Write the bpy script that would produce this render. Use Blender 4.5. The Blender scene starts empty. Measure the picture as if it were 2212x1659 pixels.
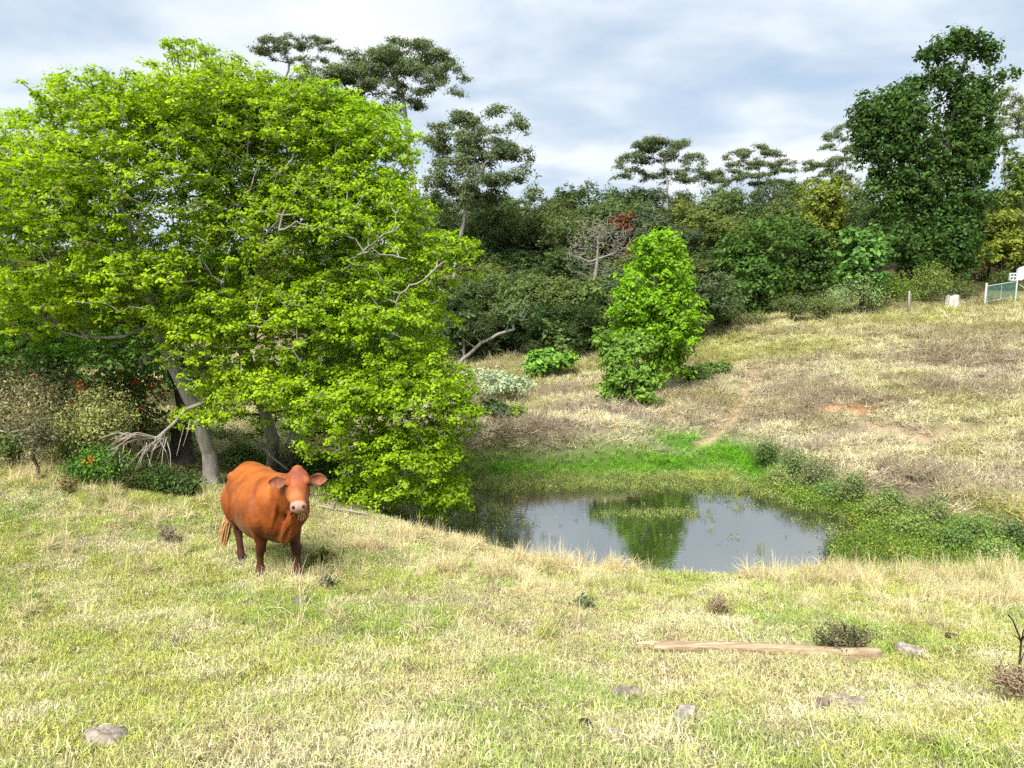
import bpy, bmesh, math, random
import numpy as np
from mathutils import Vector, Matrix

# ---------------------------------------------------------------- camera, sky, sun
SC = bpy.context.scene
COL = SC.collection
CAM_Z = 5.1
PITCH = math.radians(8.1)
F, CX, CY = 1609.0, 1106.0, 829.5          # focal length and centre in photo units (2212 x 1659)
cam_d = bpy.data.cameras.new('camera'); cam_d.lens = 36 * F / 2212; cam_d.sensor_width = 36
cam_d.clip_start = 0.05; cam_d.clip_end = 3000
cam = bpy.data.objects.new('camera', cam_d); COL.objects.link(cam)
cam.location = (0, 0, CAM_Z); cam.rotation_euler = (math.radians(90) - PITCH, 0, 0)
SC.camera = cam
SUN_EL, SUN_AZ = 53, 205                   # degrees; azimuth clockwise from +Y
EXPOSURE = 2.0
SUN_E, SKY_S, CLOUD_S = 2.2, 0.065, 0.265

def build_world():
    w = bpy.data.worlds.new('World'); SC.world = w; w.use_nodes = True
    nt = w.node_tree; N = nt.nodes; L = nt.links; N.clear()
    out = N.new('ShaderNodeOutputWorld')
    sky = N.new('ShaderNodeTexSky'); sky.sky_type = 'NISHITA'; sky.sun_disc = False
    sky.sun_elevation = math.radians(SUN_EL); sky.sun_rotation = math.radians(SUN_AZ)
    bg1 = N.new('ShaderNodeBackground'); bg1.inputs[1].default_value = SKY_S
    L.new(sky.outputs[0], bg1.inputs[0])
    tc = N.new('ShaderNodeTexCoord'); sep = N.new('ShaderNodeSeparateXYZ'); L.new(tc.outputs['Generated'], sep.inputs[0])
    def math_(op, a, b=None, c=None):
        n = N.new('ShaderNodeMath'); n.operation = op
        for i, v in enumerate((a, b, c)):
            if v is None: continue
            if isinstance(v, (int, float)): n.inputs[i].default_value = v
            else: L.new(v, n.inputs[i])
        return n.outputs[0]
    zz = math_('ADD', math_('ABSOLUTE', sep.outputs[2]), 0.16)
    cmb = N.new('ShaderNodeCombineXYZ')
    L.new(math_('DIVIDE', sep.outputs[0], zz), cmb.inputs[0]); L.new(math_('DIVIDE', sep.outputs[1], zz), cmb.inputs[1])
    def noise(scale, detail, rough, off, dist=0.0):
        mp = N.new('ShaderNodeMapping'); mp.inputs['Location'].default_value = off; L.new(cmb.outputs[0], mp.inputs[0])
        n = N.new('ShaderNodeTexNoise'); n.inputs['Scale'].default_value = scale; n.inputs['Detail'].default_value = detail
        n.inputs['Roughness'].default_value = rough; n.inputs['Distortion'].default_value = dist
        L.new(mp.outputs[0], n.inputs['Vector']); return n.outputs['Fac']
    big = noise(1.15, 5, 0.5, (3.4, 1.7, 0), 0.25)
    fine = noise(2.8, 7, 0.52, (7.1, 4.2, 0), 0.4)
    v = math_('ADD', math_('MULTIPLY', big, 0.68), math_('MULTIPLY', fine, 0.32))
    cr = N.new('ShaderNodeValToRGB'); L.new(v, cr.inputs[0])
    el = cr.color_ramp.elements
    el[0].position = 0.36; el[0].color = (0.46, 0.56, 0.68, 1)
    el[1].position = 0.64; el[1].color = (0.98, 1.0, 1.02, 1)
    e = el.new(0.46); e.color = (0.62, 0.73, 0.86, 1)
    e = el.new(0.54); e.color = (0.80, 0.88, 0.96, 1)
    bg2 = N.new('ShaderNodeBackground'); bg2.inputs[1].default_value = CLOUD_S; L.new(cr.outputs[0], bg2.inputs[0])
    mr = N.new('ShaderNodeMapRange'); mr.inputs[1].default_value = 0.34; mr.inputs[2].default_value = 0.46
    mr.inputs[3].default_value = 0.72; mr.inputs[4].default_value = 0.97; L.new(v, mr.inputs[0])
    mix = N.new('ShaderNodeMixShader'); L.new(mr.outputs[0], mix.inputs[0])
    L.new(bg1.outputs[0], mix.inputs[1]); L.new(bg2.outputs[0], mix.inputs[2]); L.new(mix.outputs[0], out.inputs[0])
build_world()
sun_d = bpy.data.lights.new('sun', 'SUN'); sun_d.energy = SUN_E; sun_d.angle = math.radians(30); sun_d.color = (1.0, 0.95, 0.86)
sun = bpy.data.objects.new('sun', sun_d); COL.objects.link(sun)
_az, _el = math.radians(SUN_AZ), math.radians(SUN_EL)
sdir = Vector((math.sin(_az) * math.cos(_el), math.cos(_az) * math.cos(_el), math.sin(_el)))
sun.rotation_euler = sdir.to_track_quat('Z', 'Y').to_euler(); sun.location = sdir * 60
SC.view_settings.view_transform = 'Standard'; SC.view_settings.look = 'None'
SC.view_settings.exposure = EXPOSURE; SC.view_settings.gamma = 1; SC.view_settings.use_curve_mapping = False
SC.render.engine = 'CYCLES'
cy = SC.cycles; cy.max_bounces = 5; cy.diffuse_bounces = 3; cy.glossy_bounces = 2; cy.transmission_bounces = 3; cy.use_adaptive_sampling = True; cy.adaptive_threshold = .03
cy.transparent_max_bounces = 4; cy.use_denoising = False; cy.caustics_reflective = False; cy.caustics_refractive = False
cy.sample_clamp_indirect = 4

# ---------------------------------------------------------------- helpers
def ray(px, py):
    dx = (px - CX) / F; dy = -(py - CY) / F
    c, s = math.cos(PITCH), math.sin(PITCH)
    return np.array([dx, c + dy * s, -s + dy * c])
def P(px, py, Y):
    r = ray(px, py); t = Y / r[1]
    return np.array([r[0] * t, Y, CAM_Z + r[2] * t])
def ppm(py, Y):                                # photo units per metre at that place
    r = ray(CX, py); return F / (Y / r[1])
_h = lambda ix, iy, s: (np.sin(ix * 127.1 + iy * 311.7 + s * 74.7) * 43758.5453) % 1.0
def vnoise(x, y, s=0):
    ix, iy = np.floor(x), np.floor(y); fx, fy = x - ix, y - iy
    fx = fx * fx * (3 - 2 * fx); fy = fy * fy * (3 - 2 * fy)
    a = _h(ix, iy, s); b = _h(ix + 1, iy, s); c = _h(ix, iy + 1, s); d = _h(ix + 1, iy + 1, s)
    return (a * (1 - fx) + b * fx) * (1 - fy) + (c * (1 - fx) + d * fx) * fy
def fbm(x, y, f, s=0, o=4):
    x = np.asarray(x, float); y = np.asarray(y, float)
    r = 0; a = .5; t = 0
    for k in range(o):
        r = r + a * vnoise(x * f + k * 13.7, y * f - k * 7.3, s + k); t += a; a *= .5; f *= 2.03
    return r / t
def sstep(a, b, x):
    t = np.clip((x - a) / (b - a), 0, 1); return t * t * (3 - 2 * t)
def tag(o, label=None, cat=None, group=None, kind=None):
    if label: o['label'] = label
    if cat: o['category'] = cat
    if group: o['group'] = group
    if kind: o['kind'] = kind
    return o
def empty(name, loc, rz=0.0):
    o = bpy.data.objects.new(name, None); COL.objects.link(o); o.location = tuple(loc); o.rotation_euler = (0, 0, rz)
    o.empty_display_size = 0.2
    return o
def link(name, me, mat=None, parent=None, loc=None):
    o = bpy.data.objects.new(name, me); COL.objects.link(o)
    if mat is not None and not me.materials: me.materials.append(mat)
    if parent is not None: o.parent = parent
    if loc is not None: o.location = tuple(loc)
    return o
def mesh_np(name, V, faces, tint=None, smooth=False, col=None):
    """faces: (n,3) or (n,4) array"""
    me = bpy.data.meshes.new(name)
    V = np.asarray(V, np.float32); faces = np.asarray(faces, np.int32); k = faces.shape[1]
    me.vertices.add(len(V)); me.vertices.foreach_set('co', V.ravel())
    me.loops.add(faces.size); me.loops.foreach_set('vertex_index', faces.ravel())
    me.polygons.add(len(faces)); me.polygons.foreach_set('loop_start', np.arange(0, faces.size, k, dtype=np.int32))
    if smooth: me.polygons.foreach_set('use_smooth', np.ones(len(faces), bool))
    me.update(calc_edges=True)
    if tint is not None:
        a = me.attributes.new('tint', 'FLOAT', 'POINT'); a.data.foreach_set('value', np.asarray(tint, np.float32))
    if col is not None:
        a = me.attributes.new('gcol', 'FLOAT_COLOR', 'POINT')
        c4 = np.ones((len(V), 4), np.float32); c4[:, :3] = col; a.data.foreach_set('color', c4.ravel())
    return me

# ---------------------------------------------------------------- materials
def nodes(name):
    m = bpy.data.materials.new(name); m.use_nodes = True
    nt = m.node_tree; nt.nodes.clear()
    return m, nt.nodes, nt.links
def attr(N, name, typ='GEOMETRY'):
    a = N.new('ShaderNodeAttribute'); a.attribute_name = name; a.attribute_type = typ; return a
def vmul(N, L, a, b):
    m = N.new('ShaderNodeVectorMath'); m.operation = 'MULTIPLY'
    for i, v in enumerate((a, b)):
        if isinstance(v, (tuple, list)): m.inputs[i].default_value = v
        else: L.new(v, m.inputs[i])
    return m.outputs[0]
def leaf_material(name, source, trans=0.32, rough=0.6, spec=0.015, tcol=(1.25, 1.25, 0.6)):
    """source: 'object' = object colour, 'instancer' = colour carried by each tuft, or an rgb tuple"""
    m, N, L = nodes(name)
    out = N.new('ShaderNodeOutputMaterial')
    if source == 'object': c = N.new('ShaderNodeObjectInfo').outputs['Color']
    elif source == 'instancer': c = attr(N, 'gcol', 'INSTANCER').outputs['Vector']
    else:
        r = N.new('ShaderNodeRGB'); r.outputs[0].default_value = (*source, 1); c = r.outputs[0]
    t = attr(N, 'tint').outputs['Fac']
    # tint 0.5 = plain; below turns deeper, above paler and yellower
    ramp = N.new('ShaderNodeValToRGB'); L.new(t, ramp.inputs[0])
    e = ramp.color_ramp.elements; e[0].position = 0; e[0].color = (0.52, 0.58, 0.62, 1); e[1].position = 1; e[1].color = (1.55, 1.42, 1.25, 1)
    k = e.new(.5); k.color = (1, 1, 1, 1)
    c = vmul(N, L, c, ramp.outputs[0])
    p = N.new('ShaderNodeBsdfDiffuse'); L.new(c, p.inputs['Color'])
    if spec:
        gl = N.new('ShaderNodeBsdfGlossy'); gl.inputs['Roughness'].default_value = rough; gl.inputs['Color'].default_value = (1, 1, 1, 1)
        m0 = N.new('ShaderNodeMixShader'); m0.inputs[0].default_value = spec; L.new(p.outputs[0], m0.inputs[1]); L.new(gl.outputs[0], m0.inputs[2]); p = m0
    tr = N.new('ShaderNodeBsdfTranslucent'); L.new(vmul(N, L, c, tcol), tr.inputs[0])
    mx = N.new('ShaderNodeMixShader'); mx.inputs[0].default_value = trans
    L.new(p.outputs[0], mx.inputs[1]); L.new(tr.outputs[0], mx.inputs[2]); L.new(mx.outputs[0], out.inputs[0])
    return m
def simple(name, col, rough=.7, noise=0.0, scale=8, col2=None, bump=0.0, spec=.3, metal=0.0, stretch=(1, 1, 1)):
    m, N, L = nodes(name)
    out = N.new('ShaderNodeOutputMaterial'); p = N.new('ShaderNodeBsdfPrincipled')
    p.inputs['Roughness'].default_value = rough; p.inputs['Specular IOR Level'].default_value = spec; p.inputs['Metallic'].default_value = metal
    p.inputs['Base Color'].default_value = (*col, 1)
    if noise or col2 or bump:
        tc = N.new('ShaderNodeTexCoord'); mp = N.new('ShaderNodeMapping'); mp.inputs['Scale'].default_value = stretch
        L.new(tc.outputs['Object'], mp.inputs[0])
        n = N.new('ShaderNodeTexNoise'); n.inputs['Scale'].default_value = scale; n.inputs['Detail'].default_value = 6; n.inputs['Roughness'].default_value = .65
        L.new(mp.outputs[0], n.inputs['Vector'])
        r = N.new('ShaderNodeValToRGB'); L.new(n.outputs['Fac'], r.inputs[0])
        c2 = col2 or tuple(c * (1 - noise) for c in col)
        e = r.color_ramp.elements; e[0].position = .32; e[0].color = (*c2, 1); e[1].position = .66; e[1].color = (*col, 1)
        L.new(r.outputs[0], p.inputs['Base Color'])
        if bump:
            b = N.new('ShaderNodeBump'); b.inputs['Strength'].default_value = bump; b.inputs['Distance'].default_value = .02
            L.new(n.outputs['Fac'], b.inputs['Height']); L.new(b.outputs[0], p.inputs['Normal'])
    L.new(p.outputs[0], out.inputs[0])
    return m
M_LEAF = leaf_material('leaf', 'object')
M_LIME = leaf_material('lime_leaf', 'object', trans=.45, tcol=(1.1, 1.3, .35))
M_GRASS = leaf_material('grass_blade', 'instancer', trans=.25, rough=.55, spec=0, tcol=(1.1, 1.1, .8))
M_BARK = simple('grey_bark', (.33, .315, .285), .9, scale=7, col2=(.16, .145, .12), bump=.6, stretch=(1, 1, .25))
M_PALEBARK = simple('pale_gum_bark', (.42, .40, .36), .8, scale=3, col2=(.22, .19, .16), bump=.2, stretch=(1, 1, .3))
M_DARKBARK = simple('dark_bark', (.12, .10, .08), .95, scale=9, col2=(.045, .038, .03), bump=.7, stretch=(1, 1, .25))
M_DEADWOOD = simple('weathered_dead_wood', (.31, .285, .245), .9, scale=9, col2=(.20, .17, .145), bump=.4, stretch=(1, 1, .4))
M_DRYTWIG = simple('dry_twig', (.36, .28, .20), .9, scale=20, col2=(.18, .13, .09))
M_TWIG = simple('brown_twig', (.16, .12, .085), .9, scale=20, col2=(.07, .05, .04))

# ---------------------------------------------------------------- terrain
CTRL = [  # photo x, photo y, distance
 (0,1659,3.4),(1106,1659,3.4),(2212,1659,3.4),(0,1500,5),(1106,1500,5),(2212,1500,5),
 (0,1400,6.2),(700,1400,6.15),(1500,1415,6),(2212,1400,6.2),(0,1250,8.6),(560,1245,8.77),(900,1270,8.4),(1500,1300,8.2),(2212,1310,8.1),
 (0,1000,14),(180,1030,13.4),(300,1060,13),(460,1045,14.4),(395,1003,16),(620,1040,15),(760,1090,13.6),(900,1140,12.3),(1000,1165,11.6),(1200,1210,10.9),
 (1450,1240,10.5),(1800,1245,10.3),(2212,1240,10.4),
 (2212,1130,14),(2212,1000,17.5),(2212,900,21),(2212,800,27),(2212,700,37),(2212,664,43),(1900,690,42),(1650,705,42),(1500,730,42),
 (1900,850,25),(1900,1010,17.6),(1700,900,23),(1700,800,31),(1640,985,19.6),(1450,960,20.5),(1050,985,19.2),
 (1200,1000,19),(1200,930,21),(1050,935,21),(1330,925,21.5),(1200,862,27),(1050,872,26),(1300,795,35),(1410,850,30),(1560,800,34),(1000,800,36),
 (2000,1100,14.6),(1800,1060,16.3)]
WCTRL = [(-20,0,3.6),(0,0,3.5),(20,0,3.3),(-25,14,2.2),(25,16,1.8),(-12,25,1.5),(-30,30,2.5),(-14,40,2),(35,30,3.4),(-20,60,4),(0,60,3),(15,60,4.2),(45,50,5),
         (-40,100,8),(0,100,7.5),(50,100,8),(-90,80,8),(100,80,8),(-90,0,6),(100,0,5),(0,-40,6),(-60,-40,6),(60,-40,6),(0,150,9),(-120,150,9),(120,150,9)]
_pts = [P(*c) for c in CTRL] + [np.array(c, float) for c in WCTRL]
_pts = np.array(_pts)
def _tps_fit(pts):
    xy = pts[:, :2]; n = len(xy)
    d = np.linalg.norm(xy[:, None] - xy[None], axis=2)
    K = np.where(d > 0, d * d * np.log(d + 1e-12), 0) + np.eye(n) * .5
    A = np.zeros((n + 3, n + 3)); A[:n, :n] = K; A[:n, n] = 1; A[:n, n + 1:] = xy; A[n, :n] = 1; A[n + 1:, :n] = xy.T
    b = np.zeros(n + 3); b[:n] = pts[:, 2]
    return np.linalg.solve(A, b)
_tw = _tps_fit(_pts)
def tps(x, y):
    x = np.atleast_1d(np.asarray(x, float)); y = np.atleast_1d(np.asarray(y, float)); n = len(_pts)
    out = _tw[n] + _tw[n + 1] * x + _tw[n + 2] * y
    for i in range(n):
        r2 = (x - _pts[i, 0]) ** 2 + (y - _pts[i, 1]) ** 2
        out = out + _tw[i] * .5 * r2 * np.log(r2 + 1e-12)
    return out
def W0(px, py):
    r = ray(px, py); t = -CAM_Z / r[2]; return (r[0] * t, r[1] * t)
POND = [W0(*p) for p in [(740,1085),(880,1062),(1030,1045),(1250,1040),(1500,1046),(1660,1058),(1780,1088),(1900,1125),(2050,1160),(2212,1205),(2330,1250),
                         (2250,1275),(1800,1278),(1400,1272),(1150,1240),(1000,1196),(880,1145)]]
POND = np.array(POND)
def pond_sd(x, y):
    x = np.asarray(x, float); y = np.asarray(y, float)
    d = np.full(x.shape, 1e9); inside = np.zeros(x.shape, bool); n = len(POND)
    for i in range(n):
        a, b = POND[i], POND[(i + 1) % n]; e = b - a
        wx, wy = x - a[0], y - a[1]
        t = np.clip((wx * e[0] + wy * e[1]) / (e @ e), 0, 1)
        d = np.minimum(d, (wx - e[0] * t) ** 2 + (wy - e[1] * t) ** 2)
        c = ((a[1] > y) != (b[1] > y)) & (x < (b[0] - a[0]) * (y - a[1]) / (b[1] - a[1] + 1e-12) + a[0]); inside ^= c
    d = np.sqrt(d); return np.where(inside, -d, d)
def seg_dist(x, y, pts):
    d = np.full(np.shape(x), 1e9)
    for a, b in zip(pts[:-1], pts[1:]):
        a = np.array(a); b = np.array(b); e = b - a
        t = np.clip(((x - a[0]) * e[0] + (y - a[1]) * e[1]) / (e @ e), 0, 1)
        d = np.minimum(d, np.hypot(x - a[0] - e[0] * t, y - a[1] - e[1] * t))
    return d
def _height_raw(x, y):
    z = tps(x, y)
    far = sstep(130, 260, np.hypot(x, y)); z = z * (1 - far) + 9 * far
    sd = pond_sd(x, y)
    z = np.maximum(z, .12)
    out = .015 + (z - .015) * sstep(0, 1.5, sd)
    return np.where(sd < 0, -np.minimum(.55, .5 * -sd), out), sd
def height(x, y):
    x = np.atleast_1d(np.asarray(x, float)); y = np.atleast_1d(np.asarray(y, float))
    z, sd = _height_raw(x, y)
    amp = sstep(.2, 1.6, sd)
    z = z + amp * ((fbm(x, y, 1.3, 3) - .5) * .10 + (fbm(x, y, 5, 9, 2) - .5) * .035)
    hill = sstep(14, 19, y) * amp
    z = z + hill * ((fbm(x, y, .9, 21) - .5) * .38) + hill * sstep(1, 4, x) * .055 * np.sin(2 * math.pi * (y * .62 - x * .12 + 1.6 * fbm(x, y, .35, 71)))
    z = z + amp * (fbm(x, y, .25, 5, 2) - .5) * .5 * sstep(18, 40, y)
    if SOIL: z = z + .42 * np.exp(-(seg_dist(x, y, SOIL['mound']) / .9) ** 2)
    # worn cattle path and the eroded scar on the far slope
    if SOIL:
        d = seg_dist(x, y, SOIL['path']); z = z - .14 * np.exp(-(d / .35) ** 2)
        d = seg_dist(x, y, SOIL['terrace']); z = z - .22 * np.exp(-(d / .35) ** 2)
        d = seg_dist(x, y, SOIL['scar']); z = z - .30 * np.exp(-(d / .45) ** 2)
        d = seg_dist(x, y, SOIL['gully']); z = z - .35 * np.exp(-(d / .5) ** 2)
    return z
SOIL = None
def G(px, py, near=2.5, far=150):
    """where the sight line through a photo point meets the ground"""
    r = ray(px, py); r = r / np.hypot(r[0], r[1])
    ts = np.concatenate([np.arange(near, 30, .04), np.arange(30, far, .2)])
    X = r[0] * ts; Yv = r[1] * ts; Z = CAM_Z + r[2] * ts
    h = height(X, Yv); h = np.maximum(h, 0)
    i = np.argmax(Z <= h) if np.any(Z <= h) else len(ts) - 1
    return np.array([X[i], Yv[i], h[i]])
def on_ground(x, y): return np.array([x, y, float(height(x, y)[0])])
def gxy(px, py): return tuple(G(px, py)[:2])
_S = dict(mound=[gxy(*p) for p in [(1020,955),(1120,950),(1230,945),(1320,955)]], path=[gxy(*p) for p in [(1632,800),(1608,850),(1592,890),(1560,925),(1520,950)]],
          scar=[gxy(*p) for p in [(1812,880),(1850,884)]],
          gully=[gxy(*p) for p in [(1900,912),(1985,938),(2060,935)]],
          terrace=[gxy(*p) for p in [(1890,1040),(2000,1078),(2120,1110),(2212,1150)]])
SOIL = _S

# surface colour of the ground and of what grows on it (real colours of soil, straw and green growth)
STRAW = np.array([.57, .51, .28]); PALE = np.array([.72, .66, .45]); GREEN = np.array([.26, .37, .08]); YGREEN = np.array([.45, .47, .13])
LUSH = np.array([.13, .34, .02]); BROWN = np.array([.34, .265, .185]); GREYB = np.array([.42, .35, .285]); SOILC = np.array([.40, .31, .21]); RED = np.array([.46, .22, .10])
LUSHLINE = [gxy(*p) for p in [(1010,1030),(1150,1024),(1300,1012),(1450,1000),(1560,985),(1620,1010),(1660,1040)]]
LUSH2 = [gxy(*p) for p in [(1470,958),(1530,965),(1600,990)]]
def mixc(a, b, t): return a * (1 - t[:, None]) + b * t[:, None]
def surface(x, y):
    x = np.asarray(x, float); y = np.asarray(y, float); n = len(x)
    n1 = fbm(x, y, .55, 31); n2 = fbm(x, y, 1.7, 47); n3 = fbm(x, y, .28, 77, 3)
    c = mixc(np.tile(STRAW, (n, 1)), np.tile(YGREEN, (n, 1)), sstep(.38, .62, n1))
    c = mixc(c, np.tile(PALE, (n, 1)), sstep(.52, .72, n2) * .8)
    c = mixc(c, np.tile(GREEN, (n, 1)), sstep(.56, .74, fbm(x, y, .9, 91)) * .75)
    c = mixc(c, np.tile(GREYB, (n, 1)), sstep(.64, .8, fbm(x, y, 1.3, 13)) * .6)
    # far slope: bleached thatch with grey-brown dead weeds, paler and greener on top
    hill = sstep(0, 2.5, y - (13.6 + np.maximum(0, 2 - x) * .9)) * sstep(.3, 1.2, pond_sd(x, y))
    hc = mixc(np.tile(PALE * .76, (n, 1)), np.tile(BROWN, (n, 1)), sstep(.42, .66, fbm(x, y, .42, 55)) * .85)
    hc = mixc(hc, np.tile(GREYB, (n, 1)), sstep(.52, .70, fbm(x, y, .9, 66)) * .7)
    hc = mixc(hc, np.tile(YGREEN * .95, (n, 1)), np.clip(sstep(.5, .68, n3) * .5 + sstep(28, 40, y) * .55, 0, 1) * .8)
    c = mixc(c, hc, hill)
    d = seg_dist(x, y, LUSHLINE); c = mixc(c, np.tile(LUSH, (n, 1)), np.exp(-(d / .7) ** 2) * (.72 + .4 * fbm(x, y, 1.6, 88)))
    d = seg_dist(x, y, LUSH2); c = mixc(c, np.tile(LUSH * 1.1, (n, 1)), np.exp(-(d / .9) ** 2) * .9)
    return c
def soil_mask(x, y):
    wob = (fbm(x, y, 2.2, 8) - .5) * .5
    a = np.exp(-((seg_dist(x, y, SOIL['path']) + wob * .6) / .22) ** 2)
    b = np.exp(-((seg_dist(x, y, SOIL['scar']) + wob * .6) / .6) ** 2)
    g = np.exp(-((seg_dist(x, y, SOIL['gully']) + wob) / .5) ** 2) * .9
    t = np.exp(-((seg_dist(x, y, SOIL['terrace']) + wob * .6) / .22) ** 2) * .8
    return a, b, g, t
def axis(lo, hi, dlo, dhi, fine, grow):
    a = list(np.arange(dlo, dhi, fine)); s = fine
    v = dhi
    while v < hi: a.append(v); s *= grow; v += s
    a.append(hi); s = fine; v = dlo - fine
    while v > lo: a.insert(0, v); s *= grow; v -= s
    a.insert(0, lo); return np.array(a)
def build_ground():
    xs = axis(-900, 900, -11, 17, .16, 1.09); ys = axis(-300, 1200, 2.5, 26, .14, 1.055)
    X, Y = np.meshgrid(xs, ys); x, y = X.ravel(), Y.ravel()
    z = height(x, y); nx, ny = len(xs), len(ys)
    i = np.arange(ny - 1)[:, None] * nx + np.arange(nx - 1)[None]
    f = np.stack([i, i + 1, i + nx + 1, i + nx], -1).reshape(-1, 4)
    c = surface(x, y) * .42
    a, b, g, t = soil_mask(x, y)
    for m, colr in ((a, SOILC * 1.1), (b, RED), (g, SOILC), (t, BROWN * .8)):
        c = c * (1 - m[:, None]) + colr * m[:, None]
    sd = pond_sd(x, y); wet = sstep(.5, 0, sd); c = c * (1 - wet[:, None]) + np.array([.05, .045, .025]) * wet[:, None]
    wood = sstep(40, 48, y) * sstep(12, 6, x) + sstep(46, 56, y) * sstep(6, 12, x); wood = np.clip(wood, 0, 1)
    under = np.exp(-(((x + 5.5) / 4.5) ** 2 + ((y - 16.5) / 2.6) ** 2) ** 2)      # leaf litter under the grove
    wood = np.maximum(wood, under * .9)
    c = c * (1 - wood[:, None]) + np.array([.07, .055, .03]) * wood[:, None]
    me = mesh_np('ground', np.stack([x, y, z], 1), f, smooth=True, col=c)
    m, N, L = nodes('pasture_ground'); out = N.new('ShaderNodeOutputMaterial'); p = N.new('ShaderNodeBsdfPrincipled'); p.inputs['Roughness'].default_value = .95
    p.inputs['Specular IOR Level'].default_value = .1
    tc = N.new('ShaderNodeTexCoord'); n1 = N.new('ShaderNodeTexNoise'); n1.inputs['Scale'].default_value = 22; n1.inputs['Detail'].default_value = 8; n1.inputs['Roughness'].default_value = .75
    L.new(tc.outputs['Object'], n1.inputs['Vector'])
    r = N.new('ShaderNodeValToRGB'); L.new(n1.outputs['Fac'], r.inputs[0]); e = r.color_ramp.elements
    e[0].position = .3; e[0].color = (.45, .45, .42, 1); e[1].position = .7; e[1].color = (1.35, 1.3, 1.2, 1)
    L.new(vmul(N, L, attr(N, 'gcol').outputs['Color'], r.outputs[0]), p.inputs['Base Color'])
    b = N.new('ShaderNodeBump'); b.inputs['Strength'].default_value = .8; b.inputs['Distance'].default_value = .05; L.new(n1.outputs['Fac'], b.inputs['Height']); L.new(b.outputs[0], p.inputs['Normal'])
    L.new(p.outputs[0], out.inputs[0])
    tag(link('ground', me, m), kind='structure', label='grassy paddock sloping down to the pond and up the far hillside')
build_ground()
def build_pond():
    c = POND.mean(0); big = [tuple(c + (p - c) * 1.0 + (p - c) / np.linalg.norm(p - c) * .25) for p in POND]
    bm = bmesh.new(); bm.faces.new([bm.verts.new((x, y, 0)) for x, y in big]); bmesh.ops.triangulate(bm, faces=bm.faces[:])
    me = bpy.data.meshes.new('pond'); bm.normal_update(); bm.to_mesh(me); bm.free()
    if me.polygons[0].normal.z < 0: me.flip_normals()
    m, N, L = nodes('pond_water'); out = N.new('ShaderNodeOutputMaterial'); p = N.new('ShaderNodeBsdfPrincipled')
    p.inputs['Base Color'].default_value = (.022, .026, .012, 1); p.inputs['Roughness'].default_value = .015; p.inputs['IOR'].default_value = 5.0
    tc = N.new('ShaderNodeTexCoord'); mp = N.new('ShaderNodeMapping'); mp.inputs['Scale'].default_value = (1.2, 3.6, 1); L.new(tc.outputs['Object'], mp.inputs[0])
    n = N.new('ShaderNodeTexNoise'); n.inputs['Scale'].default_value = 3.2; n.inputs['Detail'].default_value = 3; L.new(mp.outputs[0], n.inputs['Vector'])
    b = N.new('ShaderNodeBump'); b.inputs['Strength'].default_value = .04; b.inputs['Distance'].default_value = .03; L.new(n.outputs['Fac'], b.inputs['Height']); L.new(b.outputs[0], p.inputs['Normal'])
    L.new(p.outputs[0], out.inputs[0])
    tag(link('pond_water', me, m), kind='structure', label='still dark pond reflecting the cloudy sky')
build_pond()

# ---------------------------------------------------------------- plants: geometry makers
def unit(v): return v / (np.linalg.norm(v, axis=-1, keepdims=True) + 1e-9)
def leaves_geo(C, Nrm, S, rng, aspect=.55, fold=.18):
    n = len(C); Nrm = unit(Nrm)
    u = unit(np.cross(Nrm, rng.normal(size=(n, 3)))); v = np.cross(Nrm, u); S = np.asarray(S)[:, None]
    V = np.empty((n, 4, 3), np.float32)
    V[:, 0] = C - u * S * .5; V[:, 2] = C + u * S * .5 - Nrm * S * fold * .6
    V[:, 1] = C + v * S * aspect * .5 - Nrm * S * fold * .5 + u * S * .06; V[:, 3] = C - v * S * aspect * .5 - Nrm * S * fold * .5 + u * S * .06
    return V.reshape(-1, 3), np.arange(n * 4, dtype=np.int32).reshape(-1, 4)
def tubes_geo(p0, p1, r0, r1, k=5):
    p0 = np.asarray(p0, float); p1 = np.asarray(p1, float); n = len(p0); d = unit(p1 - p0)
    a = np.where(np.abs(d[:, 2:3]) > .9, np.array([[1., 0, 0]]), np.array([[0, 0, 1.]]))
    u = unit(np.cross(d, a)); v = np.cross(d, u); ang = np.arange(k) * 2 * math.pi / k
    ring = u[:, None] * np.cos(ang)[None, :, None] + v[:, None] * np.sin(ang)[None, :, None]
    V = np.concatenate([p0[:, None] + ring * np.asarray(r0)[:, None, None], p1[:, None] + ring * np.asarray(r1)[:, None, None]], 1).reshape(-1, 3)
    b = (np.arange(n) * 2 * k)[:, None]; i = np.arange(k)[None]; j = (np.arange(k) + 1) % k
    f = np.stack([b + i, b + j[None], b + k + j[None], b + k + i], -1).reshape(-1, 4)
    return V, f
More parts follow.
